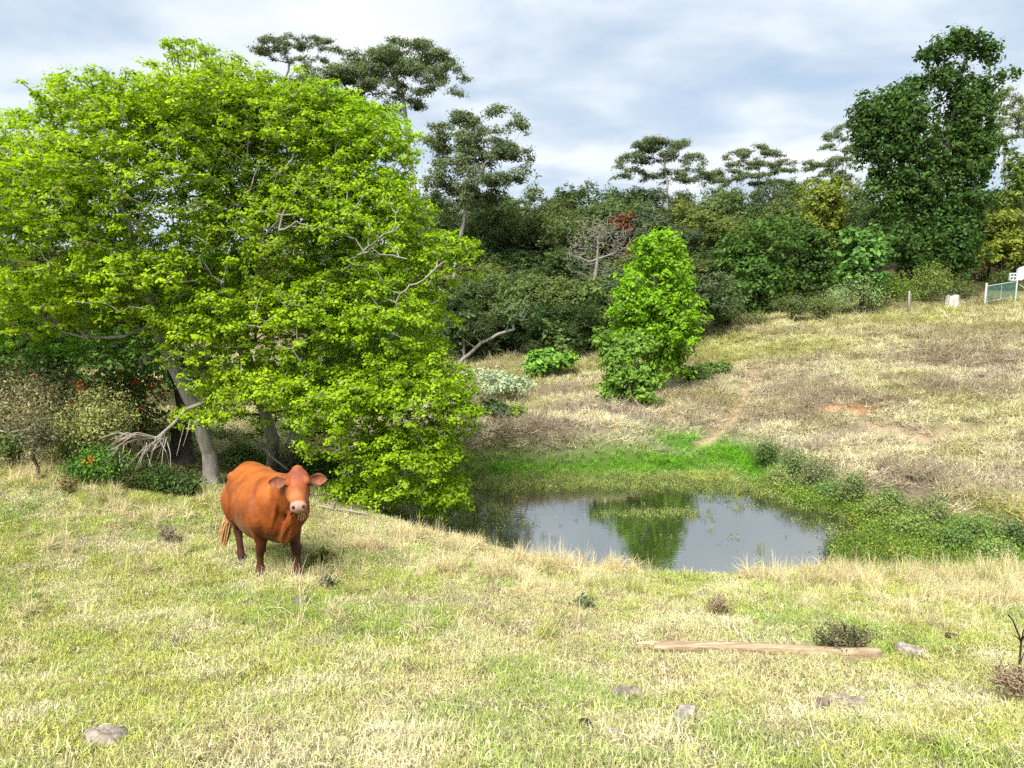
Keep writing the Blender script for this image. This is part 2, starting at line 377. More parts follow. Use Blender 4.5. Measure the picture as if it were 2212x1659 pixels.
def grow(rng, trunk, lobes, n_clump, clump_r, n_leaf, leaf, trunk_r, flat=.6, outer=.45, up=.6, aspect=.55, aim=2.0, wob=.12, rmin=.008, hemi=0.0, top=0.0, sides=6, spread=1.0, rexp=.5, taper=.45, limbs=(), open_=0.0, rag=.07, rcap=9.):
    """trunk: list of points; lobes: list of (centre, radii[, weight]). Returns bark and foliage geometry."""
    T = [np.array(t, float) for t in trunk]; T[0] = T[0] - np.array([0, 0, .18]); pos = [T[0]]; par = [-1]
    for a, b in zip(T[:-1], T[1:]):
        m = max(1, int(np.linalg.norm(b - a) / (.09 * sum(np.linalg.norm(y - x) for x, y in zip(T[:-1], T[1:])) + 1e-6)))
        for k in range(1, m + 1):
            pos.append(a + (b - a) * k / m + (rng.normal(size=3) * trunk_r * .25 if k < m else 0)); par.append(len(pos) - 2)
    base_n = len(pos)
    lim = []
    for pts, lr in limbs:                    # bare limbs leaving the trunk
        q0 = [np.array(t, float) for t in pts]; q = [q0[0]]
        for a, b in zip(q0[:-1], q0[1:]):
            for k in range(1, 5): q.append(a + (b - a) * k / 4 + rng.normal(size=3) * np.linalg.norm(b - a) * .045)
        j = int(np.argmin(np.linalg.norm(np.array(pos) - q[0], axis=1))); p = j
        for i, c in enumerate(q): pos.append(c); par.append(p); p = len(pos) - 1; lim.append((p, lr * (1 - .88 * i / len(q))))
    def attach(c, first=False):
        A = np.array(pos); d = A - c; dist = np.linalg.norm(d, axis=1)
        cost = dist + np.maximum(0, A[:, 2] - c[2]) * aim * .5
        cost[0] += 1e3
        j = int(np.argmin(cost)); L_ = dist[j]; m = 3 if L_ > 6 * clump_r else (2 if L_ > 2 * clump_r else 1)
        p = j
        for k in range(1, m + 1):
            t = k / m; q = pos[j] + (c - pos[j]) * t
            if k < m: q = q + rng.normal(size=3) * L_ * wob + np.array([0, 0, L_ * .06 * math.sin(t * math.pi)])
            pos.append(q); par.append(p); p = len(pos) - 1
        return p
    w = np.array([(l[2] if len(l) > 2 else 1) * l[1][0] * l[1][1] * l[1][2] for l in lobes]) ** .75; w = w / w.sum()
    for l in sorted(lobes, key=lambda l: np.linalg.norm(np.array(l[0]) - T[-1])): attach(np.array(l[0]) - np.array([0, 0, l[1][2] * .25]))
    which = rng.choice(len(lobes), n_clump, p=w)
    LC = np.array([l[0] for l in lobes], float)[which]; LR = np.array([l[1] for l in lobes], float)[which]
    d = unit(rng.normal(size=(n_clump, 3)))
    if top: d[:, 2] = np.where(rng.random(n_clump) < top, np.abs(d[:, 2]), d[:, 2])
    rad = rng.random(n_clump) ** outer * (1 + rng.normal(size=n_clump) * rag)
    C = LC + d * LR * rad[:, None]
    if open_:                                # leaves thin out around the bare wood
        near = np.full(n_clump, 9.); lines = [T] + [[np.array(t, float) for t in l[0]] for l in limbs]
        for ln in lines:
            for a, b in zip(ln[:-1], ln[1:]):
                e = b - a; t = np.clip(((C - a) @ e) / (e @ e), 0, 1); near = np.minimum(near, np.linalg.norm((C - a - e * t[:, None]) * np.array([1, .35, 1]), axis=1))
        keep = (near > open_) | (rng.random(n_clump) < .4)
        C, LC, LR = C[keep], LC[keep], LR[keep]; n_clump = len(C)
    order = np.argsort(np.min(np.linalg.norm(C[:, None] - np.array(pos)[None, ::max(1, len(pos) // 60)], axis=2), axis=1))
    tips = [attach(C[i]) for i in order]
    cnt = np.zeros(len(pos)); 
    for t in tips: cnt[t] += 1
    for i in range(len(pos) - 1, 0, -1): cnt[par[i]] += cnt[i]
    A = np.array(pos); R = np.maximum(rmin, trunk_r * (np.maximum(cnt, .4) / max(cnt[0], 1)) ** rexp)
    R[:base_n] = np.maximum(R[:base_n], trunk_r * np.linspace(1, taper, base_n)); R[0] *= 1.45
    R[base_n:] = np.minimum(R[base_n:], rcap)
    for i_, r_ in lim: R[i_] = max(R[i_], r_)
    idx = np.arange(1, len(pos)); pa = np.array(par)[1:]
    thick = R[idx] > trunk_r * .22
    gs = []
    for sel, k in ((thick, sides + 2), (~thick, 4)):
        if sel.any():
            i = idx[sel]; q = pa[sel]; r0 = np.minimum(R[q], R[i] * 1.8 + .004)
            gs.append(tubes_geo(A[q] - unit(A[i] - A[q]) * R[i][:, None] * .3, A[i] + unit(A[i] - A[q]) * R[i][:, None] * .3, r0, R[i], k))
    off = 0; VV, FF = [], []
    for V, f in gs: VV.append(V); FF.append(f + off); off += len(V)
    bark = (np.concatenate(VV), np.concatenate(FF))
    n = n_clump * n_leaf
    Cl = np.repeat(C, n_leaf, 0); dd = unit(rng.normal(size=(n, 3)))
    if hemi: dd[:, 2] = np.where(rng.random(n) < hemi, np.abs(dd[:, 2]), dd[:, 2])
    cr = clump_r * (0.7 + .6 * np.repeat(rng.random(n_clump), n_leaf))
    off_ = dd * (rng.random(n) ** .5 * cr * spread)[:, None]; off_[:, 2] *= flat
    nr = dd * .8 + rng.normal(size=(n, 3)) * .45 + np.array([0, 0, up]) + unit(Cl - np.repeat(LC, n_leaf, 0)) * .35
    lf = leaves_geo(Cl + off_, nr, leaf * (.6 + .8 * rng.random(n)), rng, aspect)
    ct = np.repeat(.5 + rng.normal(size=n_clump) * .16 + .5 * (fbm(C[:, 0] + C[:, 1] * .5, C[:, 2], 9. / max(np.ptp(C[:, 2]), 3), 6, 3) - .5), n_leaf)
    tint = np.clip(ct + rng.normal(size=n) * .13, 0, 1)
    return bark, (lf[0], lf[1], np.repeat(tint, 4)), C
def make_plant(name, base, label, cat, geo, bark_mat, leaf_mat, col, group=None, parts=('trunk', 'crown'), loc=None):
    base = np.array(base, float); root = empty(name, base); tag(root, label, cat, group)
    (bv, bf), lf = geo[0], geo[1]
    link(parts[0], mesh_np(parts[0], bv - base, bf, smooth=True), bark_mat, root)
    if lf is not None and len(lf[0]):
        o = link(parts[1], mesh_np(parts[1], lf[0] - base, lf[1], tint=lf[2]), leaf_mat, root); o.color = (*col, 1)
    return root
def lobe(px, py, Y, rx, ry, rY, w=1):
    s = ppm(py, Y); return (P(px, py, Y), (rx / s, rY, ry / s), w)

# ---------------------------------------------------------------- the lime-green grove on the left
LIME = (.30, .43, .012)
def lime_trees():
    rng = np.random.default_rng(11)
    kw = dict(clump_r=.17, leaf=.068, rexp=.72, rag=.10, rcap=.03, flat=.62, outer=.32, up=.75, aspect=.62, wob=.10, rmin=.010, hemi=.55, top=.55)
    # leaning tree, crown over the left of the picture
    b = G(460, 1048); tr = [b, P(452, 980, 14.4), P(420, 880, 14.3), P(372, 780, 14.2), P(335, 690, 14.0), P(295, 560, 13.9), P(255, 420, 13.9), P(270, 330, 14)]
    lobes = [lobe(300, 420, 13.8, 230, 210, 2.0), lobe(110, 520, 13.7, 190, 190, 1.8), lobe(430, 270, 14.2, 160, 130, 1.7), lobe(250, 270, 14.2, 160, 100, 1.6), lobe(40, 400, 14.4, 140, 130, 1.6),
             lobe(90, 660, 13.9, 190, 75, 1.6), lobe(-150, 520, 14.5, 160, 180, 1.7), lobe(300, 610, 13.3, 150, 90, 1.2), lobe(420, 130, 14.5, 60, 40, .8, .8), lobe(160, 200, 14.8, 40, 30, .6, .6), lobe(60, 260, 14.8, 50, 30, .6, .6)]
    LM = lambda pts, r: ([P(*q) for q in pts], r * .55)
    limbs = [LM([(327, 640, 13.9), (285, 516, 13.3), (269, 451, 13.1), (250, 370, 13.0), (262, 293, 13.2)], .085), LM([(327, 620, 13.9), (246, 574, 12.9), (208, 570, 12.7)], .04), LM([(300, 590, 13.9), (240, 520, 13.3), (192, 485, 13.0)], .04), LM([(345, 700, 14), (240, 735, 13.6), (170, 725, 13.6)], .03), LM([(285, 520, 13.3), (330, 430, 12.9), (380, 350, 12.8)], .05)]
    g = grow(rng, tr, lobes, 4600, n_leaf=30, trunk_r=.14, limbs=limbs, open_=.10, **kw)
    make_plant('lime_green_tree', b, 'leaning lime-green tree with grey limbs whose crown reaches past the left edge', 'tree', g, M_BARK, M_LIME, LIME)
    # tree in the middle of the grove
    b = G(588, 1018); tr = [b, P(590, 950, 15.2), P(560, 850, 15), P(520, 740, 14.9), P(540, 600, 15), P(560, 460, 15)]
    lobes = [lobe(600, 330, 15, 190, 150, 1.8), lobe(560, 540, 14.5, 170, 170, 1.7), lobe(470, 720, 13.8, 140, 110, 1.3), lobe(680, 470, 14.6, 150, 140, 1.6), lobe(520, 230, 15.1, 120, 80, 1.3), lobe(640, 700, 14.2, 130, 120, 1.3), lobe(540, 850, 13.6, 130, 70, 1.0), lobe(440, 905, 13.4, 60, 25, .5, .8)]
    limbs = [LM([(520, 640, 15), (504, 447, 13.6), (539, 416, 13.4), (560, 350, 13.4)], .055), LM([(540, 600, 15), (589, 501, 13.1), (640, 480, 12.9), (681, 493, 12.9)], .05), LM([(535, 690, 14.8), (470, 610, 13.4), (430, 560, 13.1)], .045), LM([(530, 730, 14.9), (600, 690, 13.2), (640, 640, 13)], .04)]
    g = grow(rng, tr, lobes, 3500, n_leaf=30, trunk_r=.13, limbs=limbs, open_=.10, **kw)
    make_plant('lime_green_tree', b, 'upright lime-green tree in the middle of the grove, behind the cow', 'tree', g, M_BARK, M_LIME, tuple(np.array(LIME) * (1.0, 1.0, 1)))
    # tree at the pond with branches sweeping down to the water
    b = G(634, 1025); tr = [b, P(632, 960, 15), P(655, 910, 14.9), P(700, 800, 14.8), P(740, 660, 14.8), P(770, 480, 14.9)]
    lobes = [lobe(790, 340, 15, 120, 110, 1.4), lobe(800, 520, 14.6, 140, 160, 1.6), lobe(850, 700, 14.3, 120, 130, 1.5), lobe(900, 860, 14, 130, 110, 1.3), lobe(880, 1000, 13.9, 125, 85, 1.1), lobe(960, 560, 14.4, 75, 60, .8),
             lobe(740, 900, 13.8, 120, 120, 1.2), lobe(800, 1060, 13.9, 100, 40, .8, .8), lobe(700, 250, 15.2, 100, 60, 1.1), lobe(990, 900, 14, 55, 60, .7, .8), lobe(960, 1075, 14, 60, 50, .7), lobe(690, 700, 14, 90, 110, 1.1)]
    limbs = [LM([(745, 620, 14.8), (772, 551, 13.2), (820, 515, 13.0), (861, 489, 13.0)], .05), LM([(772, 551, 13.2), (800, 540, 12.9), (880, 562, 12.9)], .03), LM([(720, 740, 14.8), (690, 640, 13.2), (705, 600, 13)], .035), LM([(700, 800, 14.8), (640, 760, 13.1), (600, 745, 13)], .03), LM([(745, 650, 14.8), (850, 640, 13.2), (900, 610, 13.2), (960, 565, 13.6)], .04)]
    g = grow(rng, tr, lobes, 4100, n_leaf=30, trunk_r=.14, limbs=limbs, open_=.10, **kw)
    make_plant('lime_green_tree', b, 'lime-green tree at the pond with boughs sweeping down to the water', 'tree', g, M_BARK, M_LIME, tuple(np.array(LIME) * (.94, 1.0, 1)))
    # stout trunk further back, darker crown
    b = G(395, 1002); tr = [b, P(392, 960, 16.3), P(400, 880, 16.3), P(380, 760, 16.4), P(300, 660, 16.6)]
    lobes = [lobe(230, 690, 16.6, 220, 90, 1.6), lobe(60, 720, 17, 170, 60, 1.5), lobe(420, 640, 16.6, 160, 140, 1.5), lobe(640, 860, 17, 160, 90, 1.2, .7), lobe(760, 800, 17, 140, 160, 1.4, .7)]
    g = grow(rng, tr, lobes, 1700, n_leaf=28, trunk_r=.23, **{**kw, 'flat': .8})
    make_plant('deep_green_tree', b, 'thick dark-trunked tree at the back of the grove with deeper green leaves', 'tree', g, M_DARKBARK, M_LIME, (.15, .32, .02))
lime_trees()

# ---------------------------------------------------------------- cone-shaped tree and its neighbours on the far bank
def far_bank_plants():
    rng = np.random.default_rng(5)
    b = G(1412, 848); Y = b[1]
    lobes = [lobe(1420, 550, Y, 56, 48, 1.1), lobe(1420, 610, Y, 78, 60, 1.6), lobe(1415, 690, Y, 95, 70, 1.9), lobe(1365, 660, Y - .5, 45, 55, 1), lobe(1470, 660, Y - .4, 45, 60, 1), lobe(1455, 730, Y - .3, 60, 50, 1.3), lobe(1370, 740, Y - .4, 55, 60, 1.2), lobe(1430, 780, Y, 60, 45, 1.2), lobe(1425, 522, Y, 34, 24, .7)]
    g = grow(rng, [b, P(1412, 760, Y), P(1416, 640, Y), P(1420, 530, Y)], lobes, 1000, .28, 26, .15, .16, flat=.9, outer=.3, up=.5, hemi=.5, rag=.13)
    make_plant('cone_shaped_tree', b, 'bright green cone-shaped tree with fluffy tufts standing beyond the pond', 'tree', g, M_BARK, M_LEAF, (.18, .36, .012))
    b = G(1345, 880); Y = b[1]
    lobes = [lobe(1395, 815, Y, 45, 30, .9), lobe(1320, 775, Y, 30, 32, .7), lobe(1375, 745, Y + .3, 50, 30, .8), lobe(1318, 845, Y, 28, 34, .6), lobe(1300, 900, Y - .5, 26, 26, .5), lobe(1345, 815, Y - .3, 40, 26, .7), lobe(1385, 850, Y - .3, 36, 20, .7), lobe(1325, 920, Y - .6, 24, 14, .4), lobe(1300, 730, Y + .2, 20, 22, .5)]
    g = grow(rng, [b, P(1350, 850, Y), P(1360, 820, Y)], lobes, 520, .22, 15, .16, .06, flat=.7, outer=.55, up=.6)
    make_plant('leafy_bush', b, 'sprawling broad-leaved bush at the foot of the cone-shaped tree', 'bush', g, M_BARK, M_LEAF, (.16, .29, .04))
    spec = [  # x, base y, half width, height(px), colour, leaf, label
        (1095, 864, 88, 68, (.42, .50, .33), .13, 'pale whitish-green bush at the dark edge of the wood, left of the cone-shaped tree'),
        (1055, 905, 40, 45, (.09, .14, .05), .11, 'low dark scrub bush hugging the lime tree beside the whitish bush'),
        (1185, 815, 55, 62, (.17, .34, .05), .24, 'fresh green broad-leaved plant right of the whitish bush'),
        (1540, 812, 40, 34, (.15, .24, .06), .14, 'low green scrub plant just right of the cone-shaped tree'),
        (1500, 825, 40, 30, (.13, .21, .05), .14, 'small green scrub plant close under the cone-shaped tree, right side'),
        (1118, 900, 20, 24, (.22, .30, .05), .1, 'small yellow-green weed on the straw mound below the whitish bush')]
    for px, by, hw, hp, c, lf, lab in spec:
        b = G(px, by); Y = b[1]; s = ppm(by, Y)
        lobes = [(P(px + rng.uniform(-.6, .6) * hw, by - hp * rng.uniform(.35, .75), Y + rng.uniform(-.5, .5)), (hw * .55 / s, hw * .5 / s, hp * .35 / s)) for _ in range(5)]
        g = grow(rng, [b, b + np.array([0, 0, hp * .35 / s])], lobes, 190, .22, 14, lf, .03, flat=.7, outer=.4, up=.7)
        make_plant('bush', b, lab, 'bush', g, M_TWIG, M_LEAF, c, parts=('stem', 'foliage'))
far_bank_plants()

# ---------------------------------------------------------------- gum trees with flat pads of leaves
def pad_tree(name, label, base_px, Y, trunk_px, pads, col, rng, n=None, leaf=.19, cr=.38, tr=.22, bark=None, dY=1.6, base_z=None):
    x, yb = base_px; p = P(x, yb, Y); z = float(height(p[0], Y)[0]); b = np.array([p[0], Y, z])
    t = [b] + [P(a, c, Y) for a, c in trunk_px]
    lobes = []
    for a, c, rx, ry in pads:                                # every pad is a small dome with an open underside
        s_ = ppm(c, Y); c0 = P(a, c, Y + rng.uniform(-dY, dY)); RX = rx * 1.1 / s_; RZ = ry * 1.25 / s_
        for q in range(11):
            q1 = rng.uniform(-1, 1); u = rng.uniform(-1, 1) * .8; rr = q1 * q1 + u * u
            lobes.append((c0 + np.array([q1 * RX, u * RX, RZ * (.75 - 1.25 * rr) + rng.normal() * RZ * .15]), (RX * rng.uniform(.24, .44), RX * rng.uniform(.24, .44), RZ * rng.uniform(.28, .5)), 1))
    area = sum(l[1][0] * l[1][1] for l in lobes)
    g = grow(rng, t, lobes, n or int(area * 30), cr, 18, leaf, tr * .45, flat=.55, outer=.4, up=.5, aspect=.42, wob=.07, rmin=.012, rag=.16, top=.7, aim=1.2, rexp=.66, taper=.3, spread=1.15)
    return make_plant(name, b, label, 'gum tree', g, bark or M_PALEBARK, M_LEAF, col, group='tall gum trees on the skyline')
def gums():
    rng = np.random.default_rng(21)
    OL = (.12, .165, .07)
    pad_tree('gum_tree', 'tallest gum tree with domed umbrella crown behind the lime-green grove', (905, 640), 58, [(905, 480), (880, 300), (870, 200)],
        [(880, 110, 70, 22), (800, 135, 55, 25), (935, 140, 50, 22), (960, 160, 40, 14), (700, 165, 60, 28), (740, 178, 60, 22), (655, 190, 30, 22), (860, 160, 45, 20), (945, 198, 42, 13), (830, 190, 40, 16), (790, 215, 50, 20), (870, 232, 45, 16), (690, 205, 40, 15), (900, 120, 60, 20), (840, 140, 60, 24), (770, 160, 50, 22), (910, 165, 45, 18), (640, 215, 30, 18), (740, 230, 50, 20)], OL, rng, tr=.34)
    pad_tree('gum_tree', 'gum tree with layered airy crown just right of the lime-green grove', (960, 700), 50, [(985, 560), (1010, 440), (1040, 380)],
        [(985, 255, 50, 18), (1085, 258, 42, 20), (1120, 275, 20, 16), (1050, 300, 50, 18), (970, 305, 45, 22), (1040, 345, 75, 22), (1130, 345, 22, 18), (1100, 330, 40, 16), (965, 390, 45, 35), (1050, 395, 50, 20), (1140, 370, 18, 12), (990, 430, 55, 25), (1080, 420, 20, 10), (940, 450, 40, 40), (1000, 270, 40, 14), (1030, 320, 60, 20), (1010, 380, 60, 24), (1090, 385, 40, 18), (950, 340, 40, 30), (1040, 450, 60, 26)], OL, rng, tr=.28)
    pad_tree('gum_tree', 'slim gum with small wispy crown seen above the lime-green grove', (610, 640), 75, [(612, 400), (612, 230), (615, 170)],
        [(590, 100, 36, 15), (625, 95, 30, 12), (665, 90, 28, 9), (705, 98, 30, 9), (725, 110, 12, 6), (570, 115, 20, 12), (600, 115, 22, 10), (650, 130, 22, 7), (600, 170, 14, 6), (690, 130, 14, 6)], OL, rng, tr=.22, cr=.38)
    pad_tree('gum_tree', 'gum with single clean umbrella crown rising above the middle of the wood', (1430, 640), 72, [(1440, 500), (1442, 400), (1436, 360)],
        [(1430, 312, 45, 13), (1390, 325, 34, 14), (1470, 325, 30, 14), (1360, 345, 24, 11), (1500, 348, 20, 13), (1340, 362, 14, 7), (1517, 360, 10, 8), (1420, 330, 40, 9), (1450, 345, 22, 6), (1490, 372, 30, 8), (1535, 385, 30, 8), (1400, 350, 26, 8), (1372, 372, 22, 8), (1450, 372, 24, 7), (1412, 385, 26, 8), (1470, 390, 30, 9), (1345, 385, 18, 7)], OL, rng, tr=.22, cr=.4)
    pad_tree('gum_tree', 'distant gum with three-tiered lacy crown right of the umbrella-crowned gum', (1640, 640), 80, [(1642, 480), (1640, 400), (1640, 370)],
        [(1590, 335, 22, 8), (1630, 325, 34, 9), (1665, 335, 26, 8), (1700, 352, 20, 7), (1600, 355, 26, 7), (1645, 360, 34, 8), (1690, 372, 26, 6), (1570, 375, 30, 7), (1620, 385, 40, 8), (1660, 400, 44, 8), (1550, 392, 26, 7)], OL, rng, tr=.2, cr=.4)
    pad_tree('gum_tree', 'thin gum leaning out left of the creeper-covered tree', (1800, 640), 74, [(1805, 500), (1815, 400), (1825, 330)],
        [(1800, 300, 24, 10), (1825, 280, 18, 12), (1790, 320, 16, 8), (1770, 365, 36, 10), (1750, 355, 16, 6), (1810, 350, 30, 9), (1790, 385, 34, 9), (1760, 400, 30, 7), (1820, 390, 26, 10), (1840, 330, 18, 12)], OL, rng, tr=.2, cr=.4)
    pad_tree('gum_tree', 'pale gum behind the creeper-covered tree at the right edge', (2175, 620), 66, [(2172, 450), (2170, 350), (2170, 300)],
        [(2170, 215, 34, 14), (2200, 230, 26, 14), (2145, 245, 24, 12), (2190, 260, 34, 12), (2150, 275, 20, 8), (2215, 290, 24, 14), (2170, 300, 22, 8), (2230, 240, 26, 16), (2185, 330, 20, 8)], (.15, .19, .08), rng, tr=.2, cr=.38)
gums()

# ---------------------------------------------------------------- creeper-covered tree and the wood
def wood():
    rng = np.random.default_rng(33)
    # creeper-covered tree
    Y = 50; b = P(2010, 610, Y); b[2] = float(height(b[0], b[1])[0])
    L_ = lambda a, c, rx, ry, w=1, dy=0: lobe(a, c, Y + dy, rx, ry, rx / ppm(c, Y) * .85, w)
    lobes = [L_(1900, 245, 58, 45), L_(1950, 225, 60, 38), L_(1960, 300, 70, 60), L_(1868, 300, 36, 55), L_(1905, 330, 40, 45), L_(2085, 250, 62, 70), L_(2095, 330, 60, 70), L_(2080, 430, 55, 80), L_(1975, 400, 60, 60), L_(1935, 430, 36, 60), L_(2030, 480, 60, 80),
             L_(1990, 540, 58, 60, 1, -1), L_(2075, 540, 48, 60, 1, -1), L_(2105, 195, 48, 30), L_(2040, 165, 42, 26), L_(1985, 180, 34, 16), L_(2025, 115, 40, 20), L_(2095, 100, 46, 24), L_(2140, 112, 22, 28), L_(2165, 165, 26, 7), L_(2192, 156, 12, 7), L_(2060, 82, 44, 12), L_(2130, 330, 26, 50), L_(2140, 300, 20, 30), L_(1890, 390, 26, 40), L_(2010, 350, 40, 40), L_(1930, 520, 40, 40, 1, -1.5)]
    g = grow(rng, [b, P(2015, 500, Y), P(2030, 380, Y), P(2060, 250, Y), P(2075, 150, Y)], lobes, 2700, .44, 18, .25, .2, flat=1.1, outer=.35, up=.35, rmin=.02, aspect=.6, rag=.2)
    make_plant('creeper_covered_tree', b, 'towering dark tree smothered in creepers, tallest on the right', 'tree', g, M_DARKBARK, M_LEAF, (.055, .12, .022))
    def dense(px, top, by, hw, Y, col, lab, name='dense_tree', n=None, leaf=.26, cat='tree', group=None, grounded=True, bark=M_DARKBARK, k=9, flat=.8):
        b = P(px, by, Y); b[2] = float(height(b[0], Y)[0])
        h = by - top; lobes = []
        for i in range(k):
            t = (i + .5) / k; w = hw * (.45 + .55 * math.sin(math.pi * min(1, .25 + t * .72)))
            lobes.append(lobe(px + rng.uniform(-.6, .6) * hw, by - h * (.18 + .72 * t), Y + rng.uniform(-1, 1), w * .62, h * .2, w * .6 / ppm(by, Y)))
        lobes.append(lobe(px, top + h * .16, Y, hw * .45, h * .16, hw * .45 / ppm(by, Y)))
        m = ppm(by, Y); area = (2 * hw / m) * (h / m)
        g = grow(rng, [b, P(px, by - h * .35, Y), P(px + rng.uniform(-.2, .2) * hw, by - h * .7, Y)], lobes, n or int(np.clip(area * 16, 120, 1100)), .42, 16, leaf, .16, flat=flat, outer=.35, up=.5, aspect=.55, rmin=.015, top=.3, rag=.16)
        return make_plant(name, b, lab, cat, g, bark, M_LEAF, tuple(np.array(col) * 1.25), group)
    dense(1640, 470, 690, 90, 47, (.06, .125, .02), 'round deep green tree at the crest, second right of the cone-shaped tree')
    dense(1730, 480, 685, 75, 50, (.055, .11, .022), 'dense dark tree on the crest beneath the yellow-green canopy')
    dense(1760, 395, 640, 85, 56, (.17, .21, .03), 'yellow-green tree left of the creeper-covered tree')
    dense(1865, 490, 640, 62, 45, (.10, .21, .045), 'mid-green tree with large leaves at the foot of the creeper-covered tree', leaf=.33)
    dense(2165, 455, 600, 55, 56, (.18, .22, .03), 'yellow-green tree right of the creeper-covered tree, above the gate')
    dense(2210, 330, 600, 50, 58, (.11, .165, .03), 'olive tree at the right edge behind the yellow-green one')
    dense(2225, 420, 600, 45, 60, (.045, .09, .02), 'dark tree cut by the right edge above the gate')
    dense(1570, 600, 705, 40, 44, (.07, .12, .03), 'small shadowy tree between the cone-shaped tree and the round crest tree', k=6)
    dense(1230, 405, 620, 65, 76, (.05, .085, .025), 'dark dome-topped tree on the skyline left of the umbrella-crowned gum')
    dense(1340, 460, 640, 45, 58, (.13, .055, .03), 'tree with rusty red-brown leaves in the middle of the wood', flat=.7)
    dense(1200, 700, 810, 40, 38, (.10, .155, .04), 'small tree with light olive crown at the shady wood edge', k=6)
    dense(1095, 630, 790, 50, 40, (.08, .12, .035), 'olive tree leaning over the dark hollow by the wood edge', k=7)
    dense(1265, 610, 800, 40, 40, (.11, .17, .04), 'light-topped slender tree beside the bare grey tree', k=7)
    for px, tp, by, hw, Yd, c, lab in [(-60, 560, 930, 130, 21, (.06, .125, .02), 'deep green tree behind the thicket at the left edge'), (110, 600, 930, 120, 22.5, (.05, .11, .02), 'dark leafy tree behind the olive shrub of the thicket'),
            (270, 590, 930, 110, 21.5, (.06, .13, .02), 'dark leafy tree behind the leaning lime tree'), (430, 640, 920, 100, 24, (.075, .14, .025), 'green tree seen between the leaning trunk and the middle of the grove'), (600, 760, 930, 90, 24, (.10, .18, .03), 'low leafy tree beyond the trunks behind the cow'), (740, 700, 930, 100, 26, (.07, .13, .025), 'green tree filling the gap behind the pond-side lime tree'),
            (30, 680, 930, 210, 28, (.06, .11, .025), 'broad shadowy tree furthest back at the left of the grove'), (330, 690, 930, 190, 29, (.07, .12, .025), 'broad tree furthest back between the trunks of the grove'),
            (900, 650, 900, 90, 30, (.06, .11, .025), 'dark tree at the wood edge hidden half behind the pond-side lime tree')]:
        dense(px, tp, by, hw, Yd, c, lab, leaf=.17, k=10)
    # bare grey tree
    b = P(1290, 770, 41); b[2] = float(height(b[0], b[1])[0]); Yb = 41
    lobes = [lobe(1290, 500, Yb, 60, 40, 1.4), lobe(1250, 545, Yb, 40, 40, 1.1), lobe(1335, 530, Yb, 45, 40, 1.1), lobe(1290, 580, Yb, 40, 30, 1)]
    g = grow(rng, [b, P(1288, 690, Yb), P(1282, 630, Yb), P(1290, 560, Yb)], lobes, 1000, .3, 1, .1, .10, rmin=.009, wob=.16, rexp=.78, taper=.3, rag=.2)
    r = empty('bare_tree', b); tag(r, 'leafless pale grey tree with fine twigs in front of the red-brown tree', 'tree')
    link('trunk', mesh_np('trunk', g[0][0] - b, g[0][1], smooth=True), M_DEADWOOD, r)
    # pale fallen-looking limb in the dark hollow
    b = P(985, 800, 37); b[2] = float(height(b[0], b[1])[0])
    g = grow(rng, [b, P(1000, 775, 37), P(1040, 740, 37), P(1075, 722, 37.4), P(1110, 712, 37.8)], [lobe(1110, 670, 37.5, 60, 40, 1), lobe(1000, 700, 37, 30, 40, .8)], 50, .4, 12, .22, .085, rmin=.02, wob=.12, rexp=.7)
    make_plant('crooked_tree', b, 'crooked pale-limbed tree leaning right out of the dark hollow', 'tree', g, M_BARK, M_LEAF, (.08, .13, .04))
    # the packed wood: prototypes in real size, then copies
    protos = []
    for k in range(6):
        h = 7.5; lobes = []
        for i in range(9):
            t = rng.random(); w = 2.4 * (.5 + .5 * math.sin(math.pi * (.2 + .7 * t)))
            a = rng.uniform(0, 6.28); q = rng.random() ** .5 * 1.6
            lobes.append(((math.cos(a) * q, math.sin(a) * q, h * (.28 + .62 * t)), (w * .55, w * .55, (1.0 if k % 2 else 1.35))))
        g = grow(rng, [(0, 0, 0), (.1, 0, h * .35), (rng.uniform(-.3, .3), rng.uniform(-.3, .3), h * .75)], lobes, 620, .36, 17, .19, .10, flat=.95, outer=.45, up=.5, aspect=.5, rmin=.012, top=.4, rag=.2, rexp=.65)
        tm = mesh_np('trunk', g[0][0], g[0][1], smooth=True); tm.materials.append(M_PALEBARK if k % 2 else M_DARKBARK)
        cm = mesh_np('crown', g[1][0], g[1][1], tint=g[1][2]); cm.materials.append(M_LEAF)
        protos.append((tm, cm))
    cols = [(.075, .125, .035), (.09, .14, .045), (.11, .16, .05), (.07, .12, .03), (.12, .165, .045), (.09, .13, .06), (.15, .19, .045)]
    # x, y of crown top, distance, height
    rows = []
    for px in range(880, 1560, 62): rows.append((px + rng.uniform(-20, 20), 610 + rng.uniform(-30, 30) - (40 if px < 1000 else 0), 43 + rng.uniform(-2, 3), 6.5))
    for px in range(860, 1640, 66): rows.append((px + rng.uniform(-22, 22), 545 + rng.uniform(-25, 20), 51 + rng.uniform(-2, 2), 7.5))
    for px in range(860, 1720, 70): rows.append((px + rng.uniform(-22, 22), 480 + rng.uniform(-25, 18), 60 + rng.uniform(-2, 2), 8.5))
    for px in range(900, 2260, 74): rows.append((px + rng.uniform(-25, 25), 418 + rng.uniform(-22, 16), 70 + rng.uniform(-2, 2), 9))
    for px in range(930, 1260, 58): rows.append((px + rng.uniform(-15, 15), 440 + rng.uniform(-25, 25), 55 + rng.uniform(-2, 2), 8))
    for px in range(-200, 760, 230): rows.append((px + rng.uniform(-25, 25), 520 + rng.uniform(-30, 30), 52 + rng.uniform(-3, 3), 9))
    for px in range(1660, 2300, 80): rows.append((px + rng.uniform(-25, 25), 470 + rng.uniform(-30, 30), 60 + rng.uniform(-3, 3), 9))
